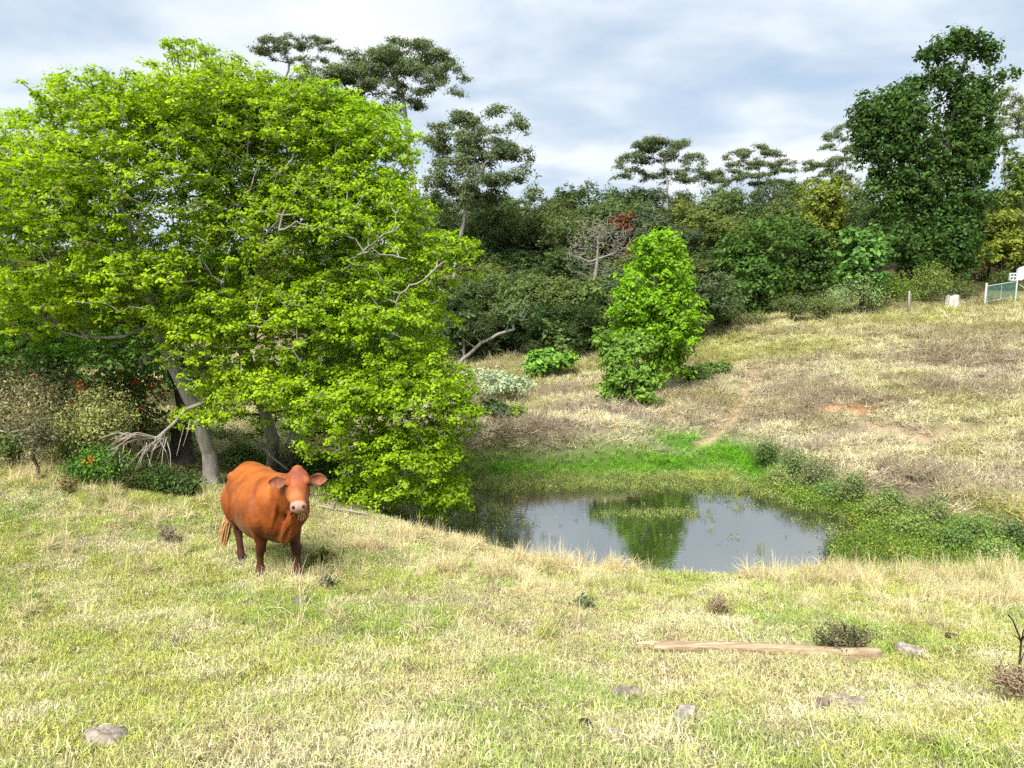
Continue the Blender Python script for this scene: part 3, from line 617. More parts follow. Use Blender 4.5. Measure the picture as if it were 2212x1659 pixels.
    for px in range(1290, 1830, 64): rows.append((px + rng.uniform(-18, 18), 396 + rng.uniform(-14, 14), 74 + rng.uniform(-2, 2), 8))
    used = set()
    for i, (px, pt, Yy, hh) in enumerate(rows):
        top = P(px, pt, Yy); gz = float(height(top[0], Yy)[0]); H = max(4.0, top[2] - gz)
        tm, cm = protos[i % 6]
        s = H / 7.5 * 1.02; w = min(1.5, max(.85, 1.0 * (hh / 7.5))) * rng.uniform(.9, 1.2)
        r = empty('woodland_tree', (top[0], Yy, gz), rng.uniform(0, 6.28)); r.scale = (w, w, s)
        rank = 'front' if Yy < 47 else ('second' if Yy < 55.5 else ('third' if Yy < 65 else 'rearmost'))
        spots = [(-999, 'past the left edge behind the lime-green grove'), (-60, 'behind the left part of the lime-green grove'), (180, 'behind the leaning lime tree'), (420, 'behind the middle of the lime-green grove'), (700, 'behind the right part of the lime-green grove'), (900, 'beside the right flank of the lime-green grove'), (960, 'beneath the layered gum'), (1060, 'above the dark hollow'), (1140, 'above the whitish bush'), (1215, 'just left of the bare grey tree'), (1290, 'around the rusty red-brown tree'), (1370, 'left above the cone-shaped tree'), (1440, 'right above the cone-shaped tree'), (1530, 'above the shadowy small tree'), (1600, 'over the round crest tree'), (1680, 'left of the yellow-green canopy'), (1760, 'behind the yellow-green canopy'), (1850, 'left of the creeper-covered trunk'), (1950, 'behind the creeper-covered tree'), (2080, 'right behind the creeper-covered tree'), (2160, 'behind the gate at the right edge')]
        where = [w for q, w in spots if q <= px][-1]
        c = np.array(cols[int(rng.integers(len(cols)))]) * rng.uniform(.95, 1.35); tone = 'dark' if c[1] < .15 else ('mid-green' if c[1] < .185 else 'pale olive')
        for tn in (tone, tone + ' taller', tone + ' broad', tone + ' half-hidden'):
            lab = '%s %s-rank woodland tree %s' % (tn, rank, where)
            if lab not in used: break
        used.add(lab); tag(r, lab, 'tree', 'trees packed in the wood behind the pond')
        link('trunk', tm, None, r); o = link('crown', cm, None, r); o.color = (*c, 1)
    # undergrowth along the shaded wood edge
    for i in range(16):
        px = 960 + i * 34 + rng.uniform(-12, 12); Yy = 37.5 + rng.uniform(0, 3) + (2 if px > 1300 else 0)
        p = P(px, 800, Yy); gz = float(height(p[0], Yy)[0]); tm, cm = protos[i % 6]
        r = empty('undergrowth_bush', (p[0], Yy, gz), rng.uniform(0, 6.28)); s = rng.uniform(.28, .45); r.scale = (s * 1.4, s * 1.4, s)
        tag(r, 'low dark undergrowth bush at the shaded wood edge ' + ['beneath the pond-side lime tree', 'beside the crooked pale limb', 'below the crooked pale limb', 'in the darkest hollow', 'behind the whitish bush', 'right of the whitish bush', 'behind the fresh broad-leaved plant', 'right of the fresh broad-leaved plant', 'below the bare grey tree', 'right of the bare grey trunk', 'left behind the cone-shaped tree', 'behind the cone-shaped tree', 'just behind the cone tree\'s right side', 'right of the cone-shaped tree', 'two along from the cone-shaped tree', 'near the round crest tree'][i], 'bush', 'bushes along the shaded wood edge')
        link('stem', tm, None, r); o = link('foliage', cm, None, r); o.color = (.04 + rng.random() * .03, .075 + rng.random() * .04, .025, 1)
wood()

# ---------------------------------------------------------------- shrubs: left thicket, fence line, pond margin
def shrub(name, px, by, hw, hp, col, lab, rng, leaf=.06, n=160, nl=14, cr=.16, cat='shrub', group=None, twig=M_TWIG, twiggy=False, Y=None, flowers=None, leafmat=None, depth=None, flat=.8):
    b = G(px, by) if Y is None else None
    if b is None:
        q = P(px, by, Y); b = np.array([q[0], Y, float(height(q[0], Y)[0])])
    Y = b[1]; s = ppm(by, Y); dpt = depth or hw * .6 / s
    lobes = [(P(px + rng.uniform(-.55, .55) * hw, by - hp * rng.uniform(.25, .72), Y + rng.uniform(-.5, .5) * dpt), (hw * .5 / s, dpt * .7, hp * .32 / s)) for _ in range(6)]
    lobes.append((P(px, by - hp * .7, Y), (hw * .45 / s, dpt * .6, hp * .3 / s)))
    g = grow(rng, [b, b + np.array([0, 0, hp * .3 / s])], lobes, n, cr, nl, leaf, .035 if not twiggy else .03, flat=flat, outer=.4, up=.4, aspect=.5, rmin=.004 if not twiggy else .0055, wob=.2 if twiggy else .12, spread=1.35, rag=.24)
    r = make_plant(name, b, lab, cat, g, twig, leafmat or M_LEAF, col, group, parts=('stems', 'foliage') if False else ('stem', 'foliage'))
    if flowers:
        fc, cnt = flowers; C = g[2][rng.choice(len(g[2]), cnt)]; C = C + np.array([0, -.12, .05])
        Cl = np.repeat(C, 14, 0) + rng.normal(size=(cnt * 14, 3)) * np.array([.075, .045, .035])
        lv = leaves_geo(Cl, rng.normal(size=Cl.shape) + [0, -.5, .6], np.full(len(Cl), .05), rng, .8)
        o = link('flower_heads', mesh_np('flower_heads', lv[0] - b, lv[1], tint=np.full(len(lv[0]), .5)), leafmat or M_LEAF, r); o.color = (*fc, 1); o['kind'] = 'stuff'
    return r
def shrubs():
    rng = np.random.default_rng(77)
    OLV = (.33, .36, .13); GRY = (.33, .31, .18); DK = (.06, .10, .025); GR = (.085, .19, .025)
    T = [ # x, base y, half width, height, Y, colour, label, kwargs
     (40, 985, 120, 210, 14.0, GRY, 'grey-brown twiggy shrub at the left edge under the lime tree', dict(twiggy=True, n=420, nl=9, leaf=.055)),
     (185, 985, 120, 165, 13.6, OLV, 'olive-grey mounded shrub in the thicket, left of the fallen branch', dict(n=520, nl=12, leaf=.05)),
     (280, 975, 130, 205, 15.6, (.10, .14, .04), 'dark thicket shrub with red flower spikes behind the olive one', dict(n=420, nl=12, leaf=.09, flowers=((.75, .07, .015), 34))),
     (60, 960, 140, 200, 16.5, (.11, .15, .05), 'dark shrub with a few red flowers at the far left of the thicket', dict(n=420, leaf=.09, flowers=((.7, .08, .02), 12))),
     (80, 992, 65, 105, 13.0, (.17, .17, .10), 'tangle of bare grey stems and sparse leaves at the left of the thicket', dict(twiggy=True, n=240, nl=5, leaf=.06)),
     (30, 992, 60, 70, 13.7, (.10, .15, .04), 'low green shrub at the foot of the left thicket by the paddock edge', dict(n=180, leaf=.06)),
     (210, 1052, 80, 85, 13.0, GR, 'bright green leafy shrub at the paddock edge with an orange flower above', dict(n=300, nl=14, leaf=.06, flowers=((.85, .2, .02), 1))),
     (170, 1000, 60, 70, 13.7, (.11, .17, .04), 'small green shrub between the bare tangle and the bright leafy shrub', dict(n=170, leaf=.055)),
     (330, 1060, 60, 55, 13.2, (.075, .14, .03), 'low dark green shrub beneath the fallen branch', dict(n=190, leaf=.055)),
     (405, 1068, 55, 45, 13.3, (.08, .13, .035), 'low shrub between the fallen branch and the leaning trunk', dict(n=170, leaf=.055)),
     (520, 1020, 60, 60, 16.2, (.10, .17, .035), 'shade-grown shrub between the two groups of trunks behind the cow', dict(n=200, leaf=.08)),
     (690, 1035, 60, 50, 15.6, (.07, .13, .03), 'dim shrub under the pond-side tree, right of the cow\'s head', dict(n=200, leaf=.07)),
     (740, 1080, 50, 45, 14.2, (.06, .11, .03), 'small dark shrub at the water under the pond-side tree', dict(n=140, leaf=.06)),
     (470, 985, 110, 60, 19, (.11, .17, .05), 'sunlit shrub beyond the trunks of the grove', dict(n=200, leaf=.09)),
     (110, 1005, 26, 25, None, (.28, .19, .09), 'small rust-brown dry weed at the thicket edge', dict(twiggy=True, n=90, nl=4, leaf=.04, cr=.1)),
     (140, 1062, 30, 35, None, (.24, .20, .08), 'brownish seeding weed beside the bright leafy shrub', dict(twiggy=True, n=90, nl=4, leaf=.04, cr=.1)),
    ]
    for px, by, hw, hp, Y, c, lab, kw in T: shrub('thicket_shrub', px, by, hw, hp, c, lab, rng, Y=Y, **kw)
    # fence-line shrubs on the crest
    Fs = [(1850, 672, 65, 78, (.27, .37, .16), 'whitish-green shrub on the crest left of the timber fence post', 44, .11), (1935, 668, 60, 85, (.16, .25, .04), 'yellow-green shrub behind the timber fence post', 46, .11),
          (2000, 655, 70, 90, (.17, .23, .05), 'olive shrub on the fence line between post and gate', 47, .12), (2080, 650, 55, 60, (.13, .17, .05), 'dull green shrub just left of the gate', 48.5, .11),
          (1710, 690, 50, 55, (.11, .15, .05), 'grey-green twiggy shrub at the left end of the crest', 43, .10), (1775, 688, 40, 45, (.13, .17, .05), 'small olive shrub left of the whitish one on the crest', 42, .1),
          (2165, 640, 50, 55, (.10, .15, .035), 'dark green shrub behind the gate mesh', 50, .12), (1620, 705, 45, 25, (.15, .17, .06), 'low scrub at the foot of the round crest tree', 43, .1)]
    for px, by, hw, hp, c, lab, Y, lf in Fs: shrub('crest_shrub', px, by, hw, hp, c, lab, rng, Y=Y, n=300, nl=15, leaf=lf, cr=.28)
    # margin shrubs on the right of the pond
    Ms = [(1655, 1015, 28, 32, DK, 'small dark shrub at the top corner of the pond margin'), (1715, 1040, 42, 40, (.09, .14, .045), 'dusky shrub second along the pond margin from its top corner'),
          (1770, 1062, 36, 40, (.13, .155, .075), 'grey-green feathery shrub midway down the pond margin'), (1850, 1098, 40, 44, (.11, .15, .05), 'olive shrub overhanging the water weed at the margin bend'),
          (1925, 1125, 42, 40, (.08, .13, .035), 'dark clump below the eroded terrace at the pond margin'), (2010, 1150, 46, 44, (.12, .16, .06), 'rounded grey-green shrub under the terrace, lower margin'),
          (2100, 1178, 45, 36, (.10, .17, .04), 'bright-tipped shrub near the right end of the margin'), (2180, 1200, 45, 44, (.055, .10, .03), 'darkest shrub of the margin, at the right edge'),
          (1690, 1060, 30, 24, (.16, .20, .07), 'low pale shrub on the pond side of the dusky margin shrub'), (1805, 1092, 34, 30, (.10, .17, .05), 'small green shrub beside the feathery grey-green one'), (1890, 1140, 40, 30, (.17, .22, .06), 'yellow-green waterside shrub right of the margin bend'), (1965, 1172, 44, 34, (.14, .20, .05), 'leafy waterside clump left of the rounded grey-green shrub'),
          (2060, 1200, 44, 32, (.09, .15, .04), 'dark leafy clump standing in the weed near the lower margin'), (2140, 1226, 46, 34, (.15, .22, .06), 'lush clump at the water by the right end of the margin')]
    for px, by, hw, hp, c, lab in Ms: shrub('margin_shrub', px, by - 6, hw * 1.25, hp * 1.75, tuple(np.array(c) * 1.6), lab, rng, n=300, nl=9, leaf=.045, cr=.17, flat=1.1)
    # foreground weeds
    shrub('foreground_shrub', 1815, 1412, 80, 72, (.10, .12, .045), 'low dark-stemmed shrub just behind the fallen timber pole', rng, n=300, nl=4, leaf=.022, cr=.07, twiggy=True, flat=1)
    shrub('dry_weed', 2185, 1520, 55, 95, (.36, .28, .19), 'brown dry weed at the lower right edge', rng, n=300, nl=4, leaf=.018, cr=.06, twiggy=True, flat=1, twig=M_DRYTWIG)
    shrub('dry_weed', 370, 1172, 32, 36, (.22, .19, .14), 'grey dry weed in the grass left of the cow', rng, n=120, nl=4, leaf=.03, cr=.07, twiggy=True, twig=M_DRYTWIG)
    shrub('dry_weed', 1555, 1330, 32, 40, (.26, .21, .13), 'pale brown weed in the middle of the foreground grass', rng, n=120, nl=4, leaf=.025, cr=.06, twiggy=True, twig=M_DRYTWIG)
    shrub('green_weed', 1265, 1318, 34, 40, (.12, .20, .08), 'bluish-green leafy weed in the grass below the pond bank', rng, n=34, nl=4, leaf=.045, cr=.07)
    shrub('green_weed', 712, 1275, 22, 36, (.13, .21, .09), 'bluish-green leafy weed by the cow\'s front hoof', rng, n=26, nl=4, leaf=.045, cr=.07)
    shrub('green_weed', 700, 1222, 34, 30, (.26, .26, .07), 'olive grass clump behind the cow\'s right foreleg', rng, n=40, nl=5, leaf=.09, cr=.08, twiggy=True)
    # dead stalk at the right edge
    b = G(2204, 1500); t = [b, P(2202, 1440, b[1]), P(2206, 1385, b[1] + .05), P(2188, 1340, b[1]), P(2178, 1328, b[1])]
    segs = [(t[i], t[i + 1]) for i in range(4)] + [(t[2], P(2216, 1368, b[1])), (t[2], P(2192, 1372, b[1] - .03)), (t[1], P(2212, 1410, b[1])), (t[2], P(2211, 1360, b[1] + .04))]
    V, f = tubes_geo([s[0] for s in segs], [s[1] for s in segs], [.009, .008, .006, .005, .007, .006, .004, .006], [.008, .007, .005, .006, .004, .003, .003, .003], 6)
    r = empty('dead_stalk', b); tag(r, 'thin black dead weed stalk standing at the right edge', 'weed'); link('stem', mesh_np('stem', V - b, f, smooth=True), simple('black_stalk', (.03, .022, .018), .9), r)
    # sapling twigs on the straw mound
    for x0, y0, x1, y1, x2, y2, lab in [(1142, 925, 1130, 870, 1112, 850, 'bare pale sapling twig on the straw mound by the lime tree'), (1102, 930, 1088, 900, 1068, 885, 'shorter bare twig left of the pale sapling twig')]:
        b = G(x0, y0); Y = b[1]; a, c = P(x1, y1, Y), P(x2, y2, Y)
        V, f = tubes_geo([b, a, a], [a, c, P(x1 + 14, y1 - 16, Y)], [.022, .016, .014], [.016, .008, .007], 6)
        r = empty('bare_sapling', b); tag(r, lab, 'sapling'); link('stem', mesh_np('stem', V - b, f, smooth=True), M_DEADWOOD, r)
    # fallen dead branch in the thicket
    b = G(275, 1030); Y = 12.9; b = np.array([P(300, 1020, Y)[0], Y, float(height(P(300, 1020, Y)[0], Y)[0])])
    segs = []
    def limb(pts, r0, r1):
        n = len(pts) - 1
        for i in range(n): segs.append((P(*pts[i]), P(*pts[i + 1]), r0 + (r1 - r0) * i / n, r0 + (r1 - r0) * (i + 1) / n))
    limb([(440, 870, 13.3), (400, 885, 13.1), (375, 915, 13.0), (340, 945, 12.9), (300, 948, 12.9), (262, 960, 12.9), (235, 975, 12.8)], .038, .012)
    limb([(350, 940, 12.9), (330, 975, 12.8), (322, 1005, 12.8)], .025, .012)
    for k in range(24):
        u0 = rng.random(); x0 = 250 + 160 * u0 + rng.normal() * 8; y0 = 962 - 62 * max(0, u0 - .45) / .55 + rng.uniform(-6, 16)
        dx = rng.normal() * 26 - 16; dy = rng.uniform(25, 65); limb([(x0, y0, 12.85), (x0 + dx * .4 + rng.normal() * 7, y0 + dy * .45, 12.75 + rng.normal() * .12), (x0 + dx + rng.normal() * 6, y0 + dy, 12.7 + rng.normal() * .2)], .010, .003)
    for k in range(10):
        x0 = 320 + rng.uniform(-30, 30); limb([(x0, 945, 12.9), (x0 - 40, 938 + rng.uniform(-8, 8), 12.8), (x0 - 80, 955 + rng.uniform(-10, 18), 12.8)], .012, .005)
    V, f = tubes_geo([s[0] for s in segs], [s[1] for s in segs], [s[2] for s in segs], [s[3] for s in segs], 6)
    r = empty('fallen_branch', b); tag(r, 'dead grey branch broken off the leaning tree, twigs splayed to the ground', 'branch'); link('branch_wood', mesh_np('branch_wood', V - b, f, smooth=True), M_DEADWOOD, r)
    for pts, lab in [([(690, 1098, 13.0), (720, 1110, 12.9), (760, 1106, 12.9), (795, 1112, 12.8)], 'pale dead stick lying in the grass right of the cow'), ([(-10, 928, 13.6), (20, 935, 13.6), (45, 928, 13.6)], 'white dead stick poking out at the left edge of the thicket'),
                     ([(560, 960, 15.6), (590, 990, 15.2), (622, 1015, 15)], 'bare leaning stick between the trunks behind the cow')]:
        q = [P(*p) for p in pts]
        if 'grass right' in lab:
            for p in q: p[2] = float(height(p[0], p[1])[0]) + .05
        V, f = tubes_geo(q[:-1] + [q[1]], q[1:] + [q[1] + np.array([.06, -.05, .16])], [.022] * len(q), [.018] * len(q), 6)
        r = empty('dead_stick', q[0]); tag(r, lab, 'stick'); link('stick_wood', mesh_np('stick_wood', V - q[0], f, smooth=True), M_DEADWOOD, r)
shrubs()

# ---------------------------------------------------------------- the cow
def loft(secs, k=20, cap=True):
    """secs: list of (centre, u*ru, v*rv)"""
    a = np.arange(k) * 2 * math.pi / k; V = []; n = len(secs)
    for c, u, v in secs: V.append(np.array(c)[None] + np.cos(a)[:, None] * np.array(u)[None] + np.sin(a)[:, None] * np.array(v)[None])
    V = np.concatenate(V); F_ = []
    for i in range(n - 1):
        for j in range(k): F_.append((i * k + j, i * k + (j + 1) % k, (i + 1) * k + (j + 1) % k, (i + 1) * k + j))
    caps = [tuple(range(k))[::-1], tuple((n - 1) * k + j for j in range(k))]
    return V, F_, caps
def add_loft(bm, secs, k=20):
    V, F_, caps = loft(secs, k); vs = [bm.verts.new(tuple(v)) for v in V]
    for f in F_ + caps: bm.faces.new([vs[i] for i in f])
def spline(pts, m):
    """Catmull-Rom through rows of numbers"""
    A = np.array(pts, float); A = np.vstack([2 * A[0] - A[1], A, 2 * A[-1] - A[-2]]); out = []
    for i in range(1, len(A) - 2):
        for t in np.arange(m) / m:
            p0, p1, p2, p3 = A[i - 1], A[i], A[i + 1], A[i + 2]
            out.append(.5 * (2 * p1 + (p2 - p0) * t + (2 * p0 - 5 * p1 + 4 * p2 - p3) * t * t + (3 * p1 - p0 - 3 * p2 + p3) * t ** 3))
    out.append(A[-2]); return np.array(out)
def add_tube(bm, pts, m=4, k=14, squash=None):
    """pts rows: x y z r ; squash = (axis, factor): flatten rings along that axis"""
    A = spline(pts, m); A[:, 3] = np.maximum(A[:, 3], .004); C = A[:, :3]
    T = unit(np.gradient(C, axis=0)); secs = []
    for c, t, r in zip(C, T, A[:, 3]):
        ref = np.array([0, 1., 0]) if abs(t[1]) < .85 else np.array([1., 0, 0])
        u = unit(np.cross(t, ref)); v = np.cross(t, u)
        secs.append((c, u * r, v * r * (squash or 1)))
    add_loft(bm, secs, k)
def voxel(name, bm, vox, smooth, vcol):
    me = bpy.data.meshes.new(name + '_raw'); bmesh.ops.recalc_face_normals(bm, faces=bm.faces[:]); bm.to_mesh(me); bm.free()
    o = bpy.data.objects.new(name + '_raw', me); COL.objects.link(o)
    r = o.modifiers.new('r', 'REMESH'); r.mode = 'VOXEL'; r.voxel_size = vox
    s = o.modifiers.new('s', 'SMOOTH'); s.factor = .5; s.iterations = smooth
    dg = bpy.context.evaluated_depsgraph_get(); dg.update()
    out = bpy.data.meshes.new_from_object(o.evaluated_get(dg)); out.name = name
    bpy.data.objects.remove(o); bpy.data.meshes.remove(me)
    n = len(out.vertices); co = np.empty(n * 3, np.float32); out.vertices.foreach_get('co', co); co = co.reshape(-1, 3)
    c4 = np.ones((n, 4), np.float32); c4[:, :3] = vcol(co)
    a = out.attributes.new('gcol', 'FLOAT_COLOR', 'POINT'); a.data.foreach_set('color', c4.ravel())
    out.polygons.foreach_set('use_smooth', np.ones(len(out.polygons), bool)); return out
def coat_material():
    m, N, L = nodes('red_brown_coat'); out = N.new('ShaderNodeOutputMaterial'); p = N.new('ShaderNodeBsdfPrincipled')
    p.inputs['Roughness'].default_value = .62; p.inputs['Specular IOR Level'].default_value = .25
    p.inputs['Sheen Weight'].default_value = .1; p.inputs['Sheen Roughness'].default_value = .4; p.inputs['Sheen Tint'].default_value = (1, .72, .45, 1)
    tc = N.new('ShaderNodeTexCoord'); mp = N.new('ShaderNodeMapping'); mp.inputs['Scale'].default_value = (14, 40, 22); mp.inputs['Rotation'].default_value = (0, .5, 0); L.new(tc.outputs['Object'], mp.inputs[0])
    n = N.new('ShaderNodeTexNoise'); n.inputs['Scale'].default_value = 2.2; n.inputs['Detail'].default_value = 5; L.new(mp.outputs[0], n.inputs['Vector'])
    n2 = N.new('ShaderNodeTexNoise'); n2.inputs['Scale'].default_value = 4.5; n2.inputs['Detail'].default_value = 3; L.new(tc.outputs['Object'], n2.inputs['Vector'])
    r = N.new('ShaderNodeValToRGB'); L.new(n.outputs['Fac'], r.inputs[0]); e = r.color_ramp.elements; e[0].position = .3; e[0].color = (.8, .76, .72, 1); e[1].position = .7; e[1].color = (1.15, 1.15, 1.15, 1)
    r2 = N.new('ShaderNodeValToRGB'); L.new(n2.outputs['Fac'], r2.inputs[0]); e = r2.color_ramp.elements; e[0].position = .35; e[0].color = (.66, .58, .54, 1); e[1].position = .65; e[1].color = (1.2, 1.22, 1.25, 1)
    L.new(vmul(N, L, vmul(N, L, attr(N, 'gcol').outputs['Color'], r.outputs[0]), r2.outputs[0]), p.inputs['Base Color'])
    b = N.new('ShaderNodeBump'); b.inputs['Strength'].default_value = .35; b.inputs['Distance'].default_value = .008; L.new(n.outputs['Fac'], b.inputs['Height']); L.new(b.outputs[0], p.inputs['Normal'])
    L.new(p.outputs[0], out.inputs[0]); return m
def cow():
    rng = np.random.default_rng(3)
    HD = math.radians(35); h = np.array([math.sin(HD), -math.cos(HD)]); lat = np.array([math.cos(HD), math.sin(HD)])
    ff = P(604, 1244, 8.78)[:2]; c0 = ff - h * .53
    gz = lambda x, y: float(height(c0[0] + h[0] * x + lat[0] * y, c0[1] + h[1] * x + lat[1] * y)[0])
    z0 = gz(0, 0); sl = (gz(.6, 0) - gz(-.7, 0)) / 1.3 * .8
    root = empty('cow', (c0[0], c0[1], z0), math.atan2(h[1], h[0]))
    tag(root, 'red-brown cow standing in the paddock facing the camera with grass in its mouth', 'cow')
    S = lambda x, z: z + x * sl
    bm = bmesh.new()
    # trunk: x, centre z, half width, half height
    rows = [(-.83, 1.02, .05, .08), (-.80, 1.00, .16, .20), (-.72, .985, .255, .30), (-.58, .96, .315, .365), (-.38, .905, .345, .415), (-.12, .85, .375, .455), (.12, .835, .37, .455), (.34, .86, .355, .435), (.52, .89, .335, .415), (.66, .90, .29, .38), (.78, .91, .205, .30), (.85, .92, .09, .17)]
    A = spline(rows, 3); secs = []
    k = 28; an = np.arange(k) * 2 * math.pi / k
    V = []
    for x, z, w, hh in A:
        w = max(w, .02); hh = max(hh, .02)
        ring = []
        for t in an:
            cy_, sz = math.cos(t), math.sin(t)
            yy = w * math.copysign(abs(cy_) ** .9, cy_); zz = hh * math.copysign(abs(sz) ** (.82 if sz > 0 else .95), sz)
            # narrower spine, fuller belly
            if sz > 0: yy *= 1 - .32 * sz ** 2
            ring.append((x, yy, S(x, z + zz)))
        V.append(ring)
    vs = [[bm.verts.new(v) for v in r] for r in V]
    for i in range(len(vs) - 1):
        for j in range(k): bm.faces.new((vs[i][j], vs[i][(j + 1) % k], vs[i + 1][(j + 1) % k], vs[i + 1][j]))
    bm.faces.new(vs[0][::-1]); bm.faces.new(vs[-1])
    # hip bones and tail head, shoulder masses
    for q in (-1, 1): add_tube(bm, [(-.62, q * .20, S(-.62, 1.08), .05), (-.55, q * .225, S(-.55, 1.15), .075), (-.44, q * .21, S(-.44, 1.08), .05)])
    add_tube(bm, [(-.40, 0, S(-.40, 1.22), .06), (-.60, 0, S(-.60, 1.25), .075), (-.75, 0, S(-.75, 1.20), .06), (-.84, 0, S(-.84, 1.10), .04)])
    for s in (-1, 1):
        add_tube(bm, [(.42, s * .17, S(.42, 1.16), .07), (.52, s * .255, S(.52, .98), .125), (.60, s * .26, S(.60, .80), .125), (.55, s * .22, S(.55, .66), .10)])
    # head frame
    poll = np.array([1.09, .09, S(1.09, 1.33)]); wd = unit(np.array([.19, -.70, -.66])); f = unit(np.array([wd[0] * h[0] + wd[1] * h[1], wd[0] * lat[0] + wd[1] * lat[1], wd[2]]))
    s_ = unit(np.cross(f, np.array([0, 0, 1.]))); u_ = np.cross(s_, f)
    if u_[2] < 0: u_ = -u_
    HP = lambda a, b, c: poll + f * a + s_ * b + u_ * c
    hs = [(-.095, -.03, .04, .05), (-.06, -.01, .095, .09), (-.01, 0, .125, .11), (.06, -.01, .136, .12), (.13, -.02, .142, .122), (.19, -.03, .124, .112), (.25, -.035, .102, .098), (.31, -.035, .089, .085), (.36, -.035, .092, .078), (.40, -.04, .093, .07), (.43, -.045, .072, .052), (.447, -.05, .03, .025)]
    A = spline(hs, 3); add_loft(bm, [(HP(a, 0, c), s_ * max(w, .01), u_ * max(t, .01)) for a, c, w, t in A], 22)
    for s in (-1, 1):   # brows and cheeks
        add_tube(bm, [tuple(HP(.05, s * .09, .075)) + (.025,), tuple(HP(.105, s * .108, .07)) + (.036,), tuple(HP(.15, s * .105, .06)) + (.024,)])
        add_tube(bm, [tuple(HP(.12, s * .08, -.085)) + (.06,), tuple(HP(.20, s * .07, -.095)) + (.06,), tuple(HP(.28, s * .05, -.085)) + (.04,)])
    add_tube(bm, [tuple(HP(-.0, 0, .05)) + (.06,), tuple(HP(-.045, 0, .045)) + (.075,), tuple(HP(-.085, 0, .01)) + (.06,)])     # poll
    add_tube(bm, [tuple(HP(.20, 0, -.115)) + (.05,), tuple(HP(.31, 0, -.11)) + (.05,), tuple(HP(.39, 0, -.10)) + (.05,), tuple(HP(.425, 0, -.09)) + (.03,)])     # lower jaw
    # neck (elliptical, deeper than wide) and dewlap
    nk = [(.50, .01, 1.00, .22, .33), (.66, .03, 1.04, .20, .29), (.82, .055, 1.10, .175, .24), (.98, .075, 1.18, .14, .18), (1.08, .088, 1.25, .12, .13)]
    A = spline(nk, 3); add_loft(bm, [((x, y, S(x, z)), np.array([0, 1, 0]) * w, np.array([-.45, 0, .9]) * d) for x, y, z, w, d in A], 20)
    dl = [(1.10, .08, .96, .035, .05), (1.02, .07, .86, .05, .11), (.95, .05, .74, .055, .15), (.87, .03, .60, .065, .16), (.76, .02, .54, .08, .11), (.62, 0, .52, .11, .09), (.45, 0, .52, .12, .06)]
    A = spline(dl, 3); add_loft(bm, [((x, y + .012 * math.sin(i * 1.1), S(x, z)), np.array([.1, 1, 0]) * max(w, .015), np.array([.55, 0, .83]) * max(d, .02)) for i, (x, y, z, w, d) in enumerate(A)], 16)
    for yy, zz in ((-.06, .80), (.09, .78), (.0, .70)): add_tube(bm, [(.98, yy * .6 + .09, S(.98, zz + .14), .02), (.93, yy + .06, S(.93, zz), .028), (.84, yy + .04, S(.84, zz - .16), .03), (.74, yy * .5, S(.74, zz - .26), .02)])
    # legs
    feet = []
    for s, fx in ((-1, .38), (1, .66)):
        g = gz(fx, s * .19); g -= z0; feet.append((fx, s * .19, g)); y = s * .185
        sh = S(.5, 0)
        kz = g + .36
        add_tube(bm, [(.52, s * .17, sh + .86, .13), (.50 * .8 + fx * .2, s * .18, sh + .68, .125), (.5 * .6 + fx * .4, y, sh + .55, .098), ((.5 + fx) / 2 + .02, y, kz + .08, .066), (fx * .8 + .1 + .02, y, kz, .068), (fx * .9 + .05, y, kz - .07, .052), (fx * .97 + .015, y, g + .17, .043), (fx, y, g + .11, .055), (fx + .02, y, g + .06, .05), (fx + .03, y, g + .02, .05)], k=16)
    for s, fx in ((-1, -.52), (1, -.84)):
        g = gz(fx, s * .17); g -= z0; feet.append((fx, s * .17, g)); y = s * .18; sh = S(-.6, 0)
        hx = fx - .07
        add_tube(bm, [(-.58, s * .16, sh + 1.0, .16), (-.57, s * .19, sh + .85, .20), (-.53, s * .20, sh + .68, .165), ((-.5 + hx) / 2 - .02, y, sh + .55, .105), (hx - .03, y, g + .44, .066), (hx - .02, y, g + .38, .062), (hx + .02, y, g + .28, .047), (fx - .02, y, g + .17, .044), (fx - .01, y, g + .11, .054), (fx + .01, y, g + .06, .05), (fx + .02, y, g + .02, .05)], k=16)
    add_tube(bm, [(-.36, -.05, S(-.36, .56), .06), (-.40, 0, S(-.4, .48), .10), (-.48, .04, S(-.48, .50), .08), (-.52, 0, S(-.52, .6), .05)])   # udder
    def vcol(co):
        base = np.array([.31, .084, .013]); c = np.tile(base, (len(co), 1)); zb = co[:, 2] - co[:, 0] * sl; c = mixc(c, np.tile([.155, .034, .007], (len(co), 1)), sstep(1.12, .62, zb + .10 * (fbm(co[:, 0], zb, 4, 2) - .5)) * .8)  # coat darkens down the flank: underside shade painted into the colour
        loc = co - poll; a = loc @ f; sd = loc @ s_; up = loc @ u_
        low = sstep(.66, .34, co[:, 2] - co[:, 0] * sl); c = mixc(c, np.tile([.055, .02, .012], (len(co), 1)), low * .95)  # darker lower-leg coat, deepened further with painted shade
        head = sstep(-.12, -.02, a) * sstep(.30, .22, np.abs(sd)) * sstep(.32, .24, np.abs(up)); head = head * (co[:, 0] > .95)
        c = mixc(c, np.tile([.29, .075, .02], (len(co), 1)), head)
        c = mixc(c, np.tile([.20, .055, .035], (len(co), 1)), head * np.exp(-((a - .02) / .11) ** 2 - (sd / .085) ** 2) * (up > 0) * .95)      # dark curl on the forehead
        c = mixc(c, np.tile([.50, .20, .07], (len(co), 1)), head * np.exp(-((a - .27) / .05) ** 2) * .5)
        c = mixc(c, np.tile([.55, .33, .21], (len(co), 1)), head * sstep(.335, .36, a) * (up > -.09) * .75)
        c = mixc(c, np.tile([.42, .26, .215], (len(co), 1)), head * sstep(.36, .385, a) * (up > -.09))
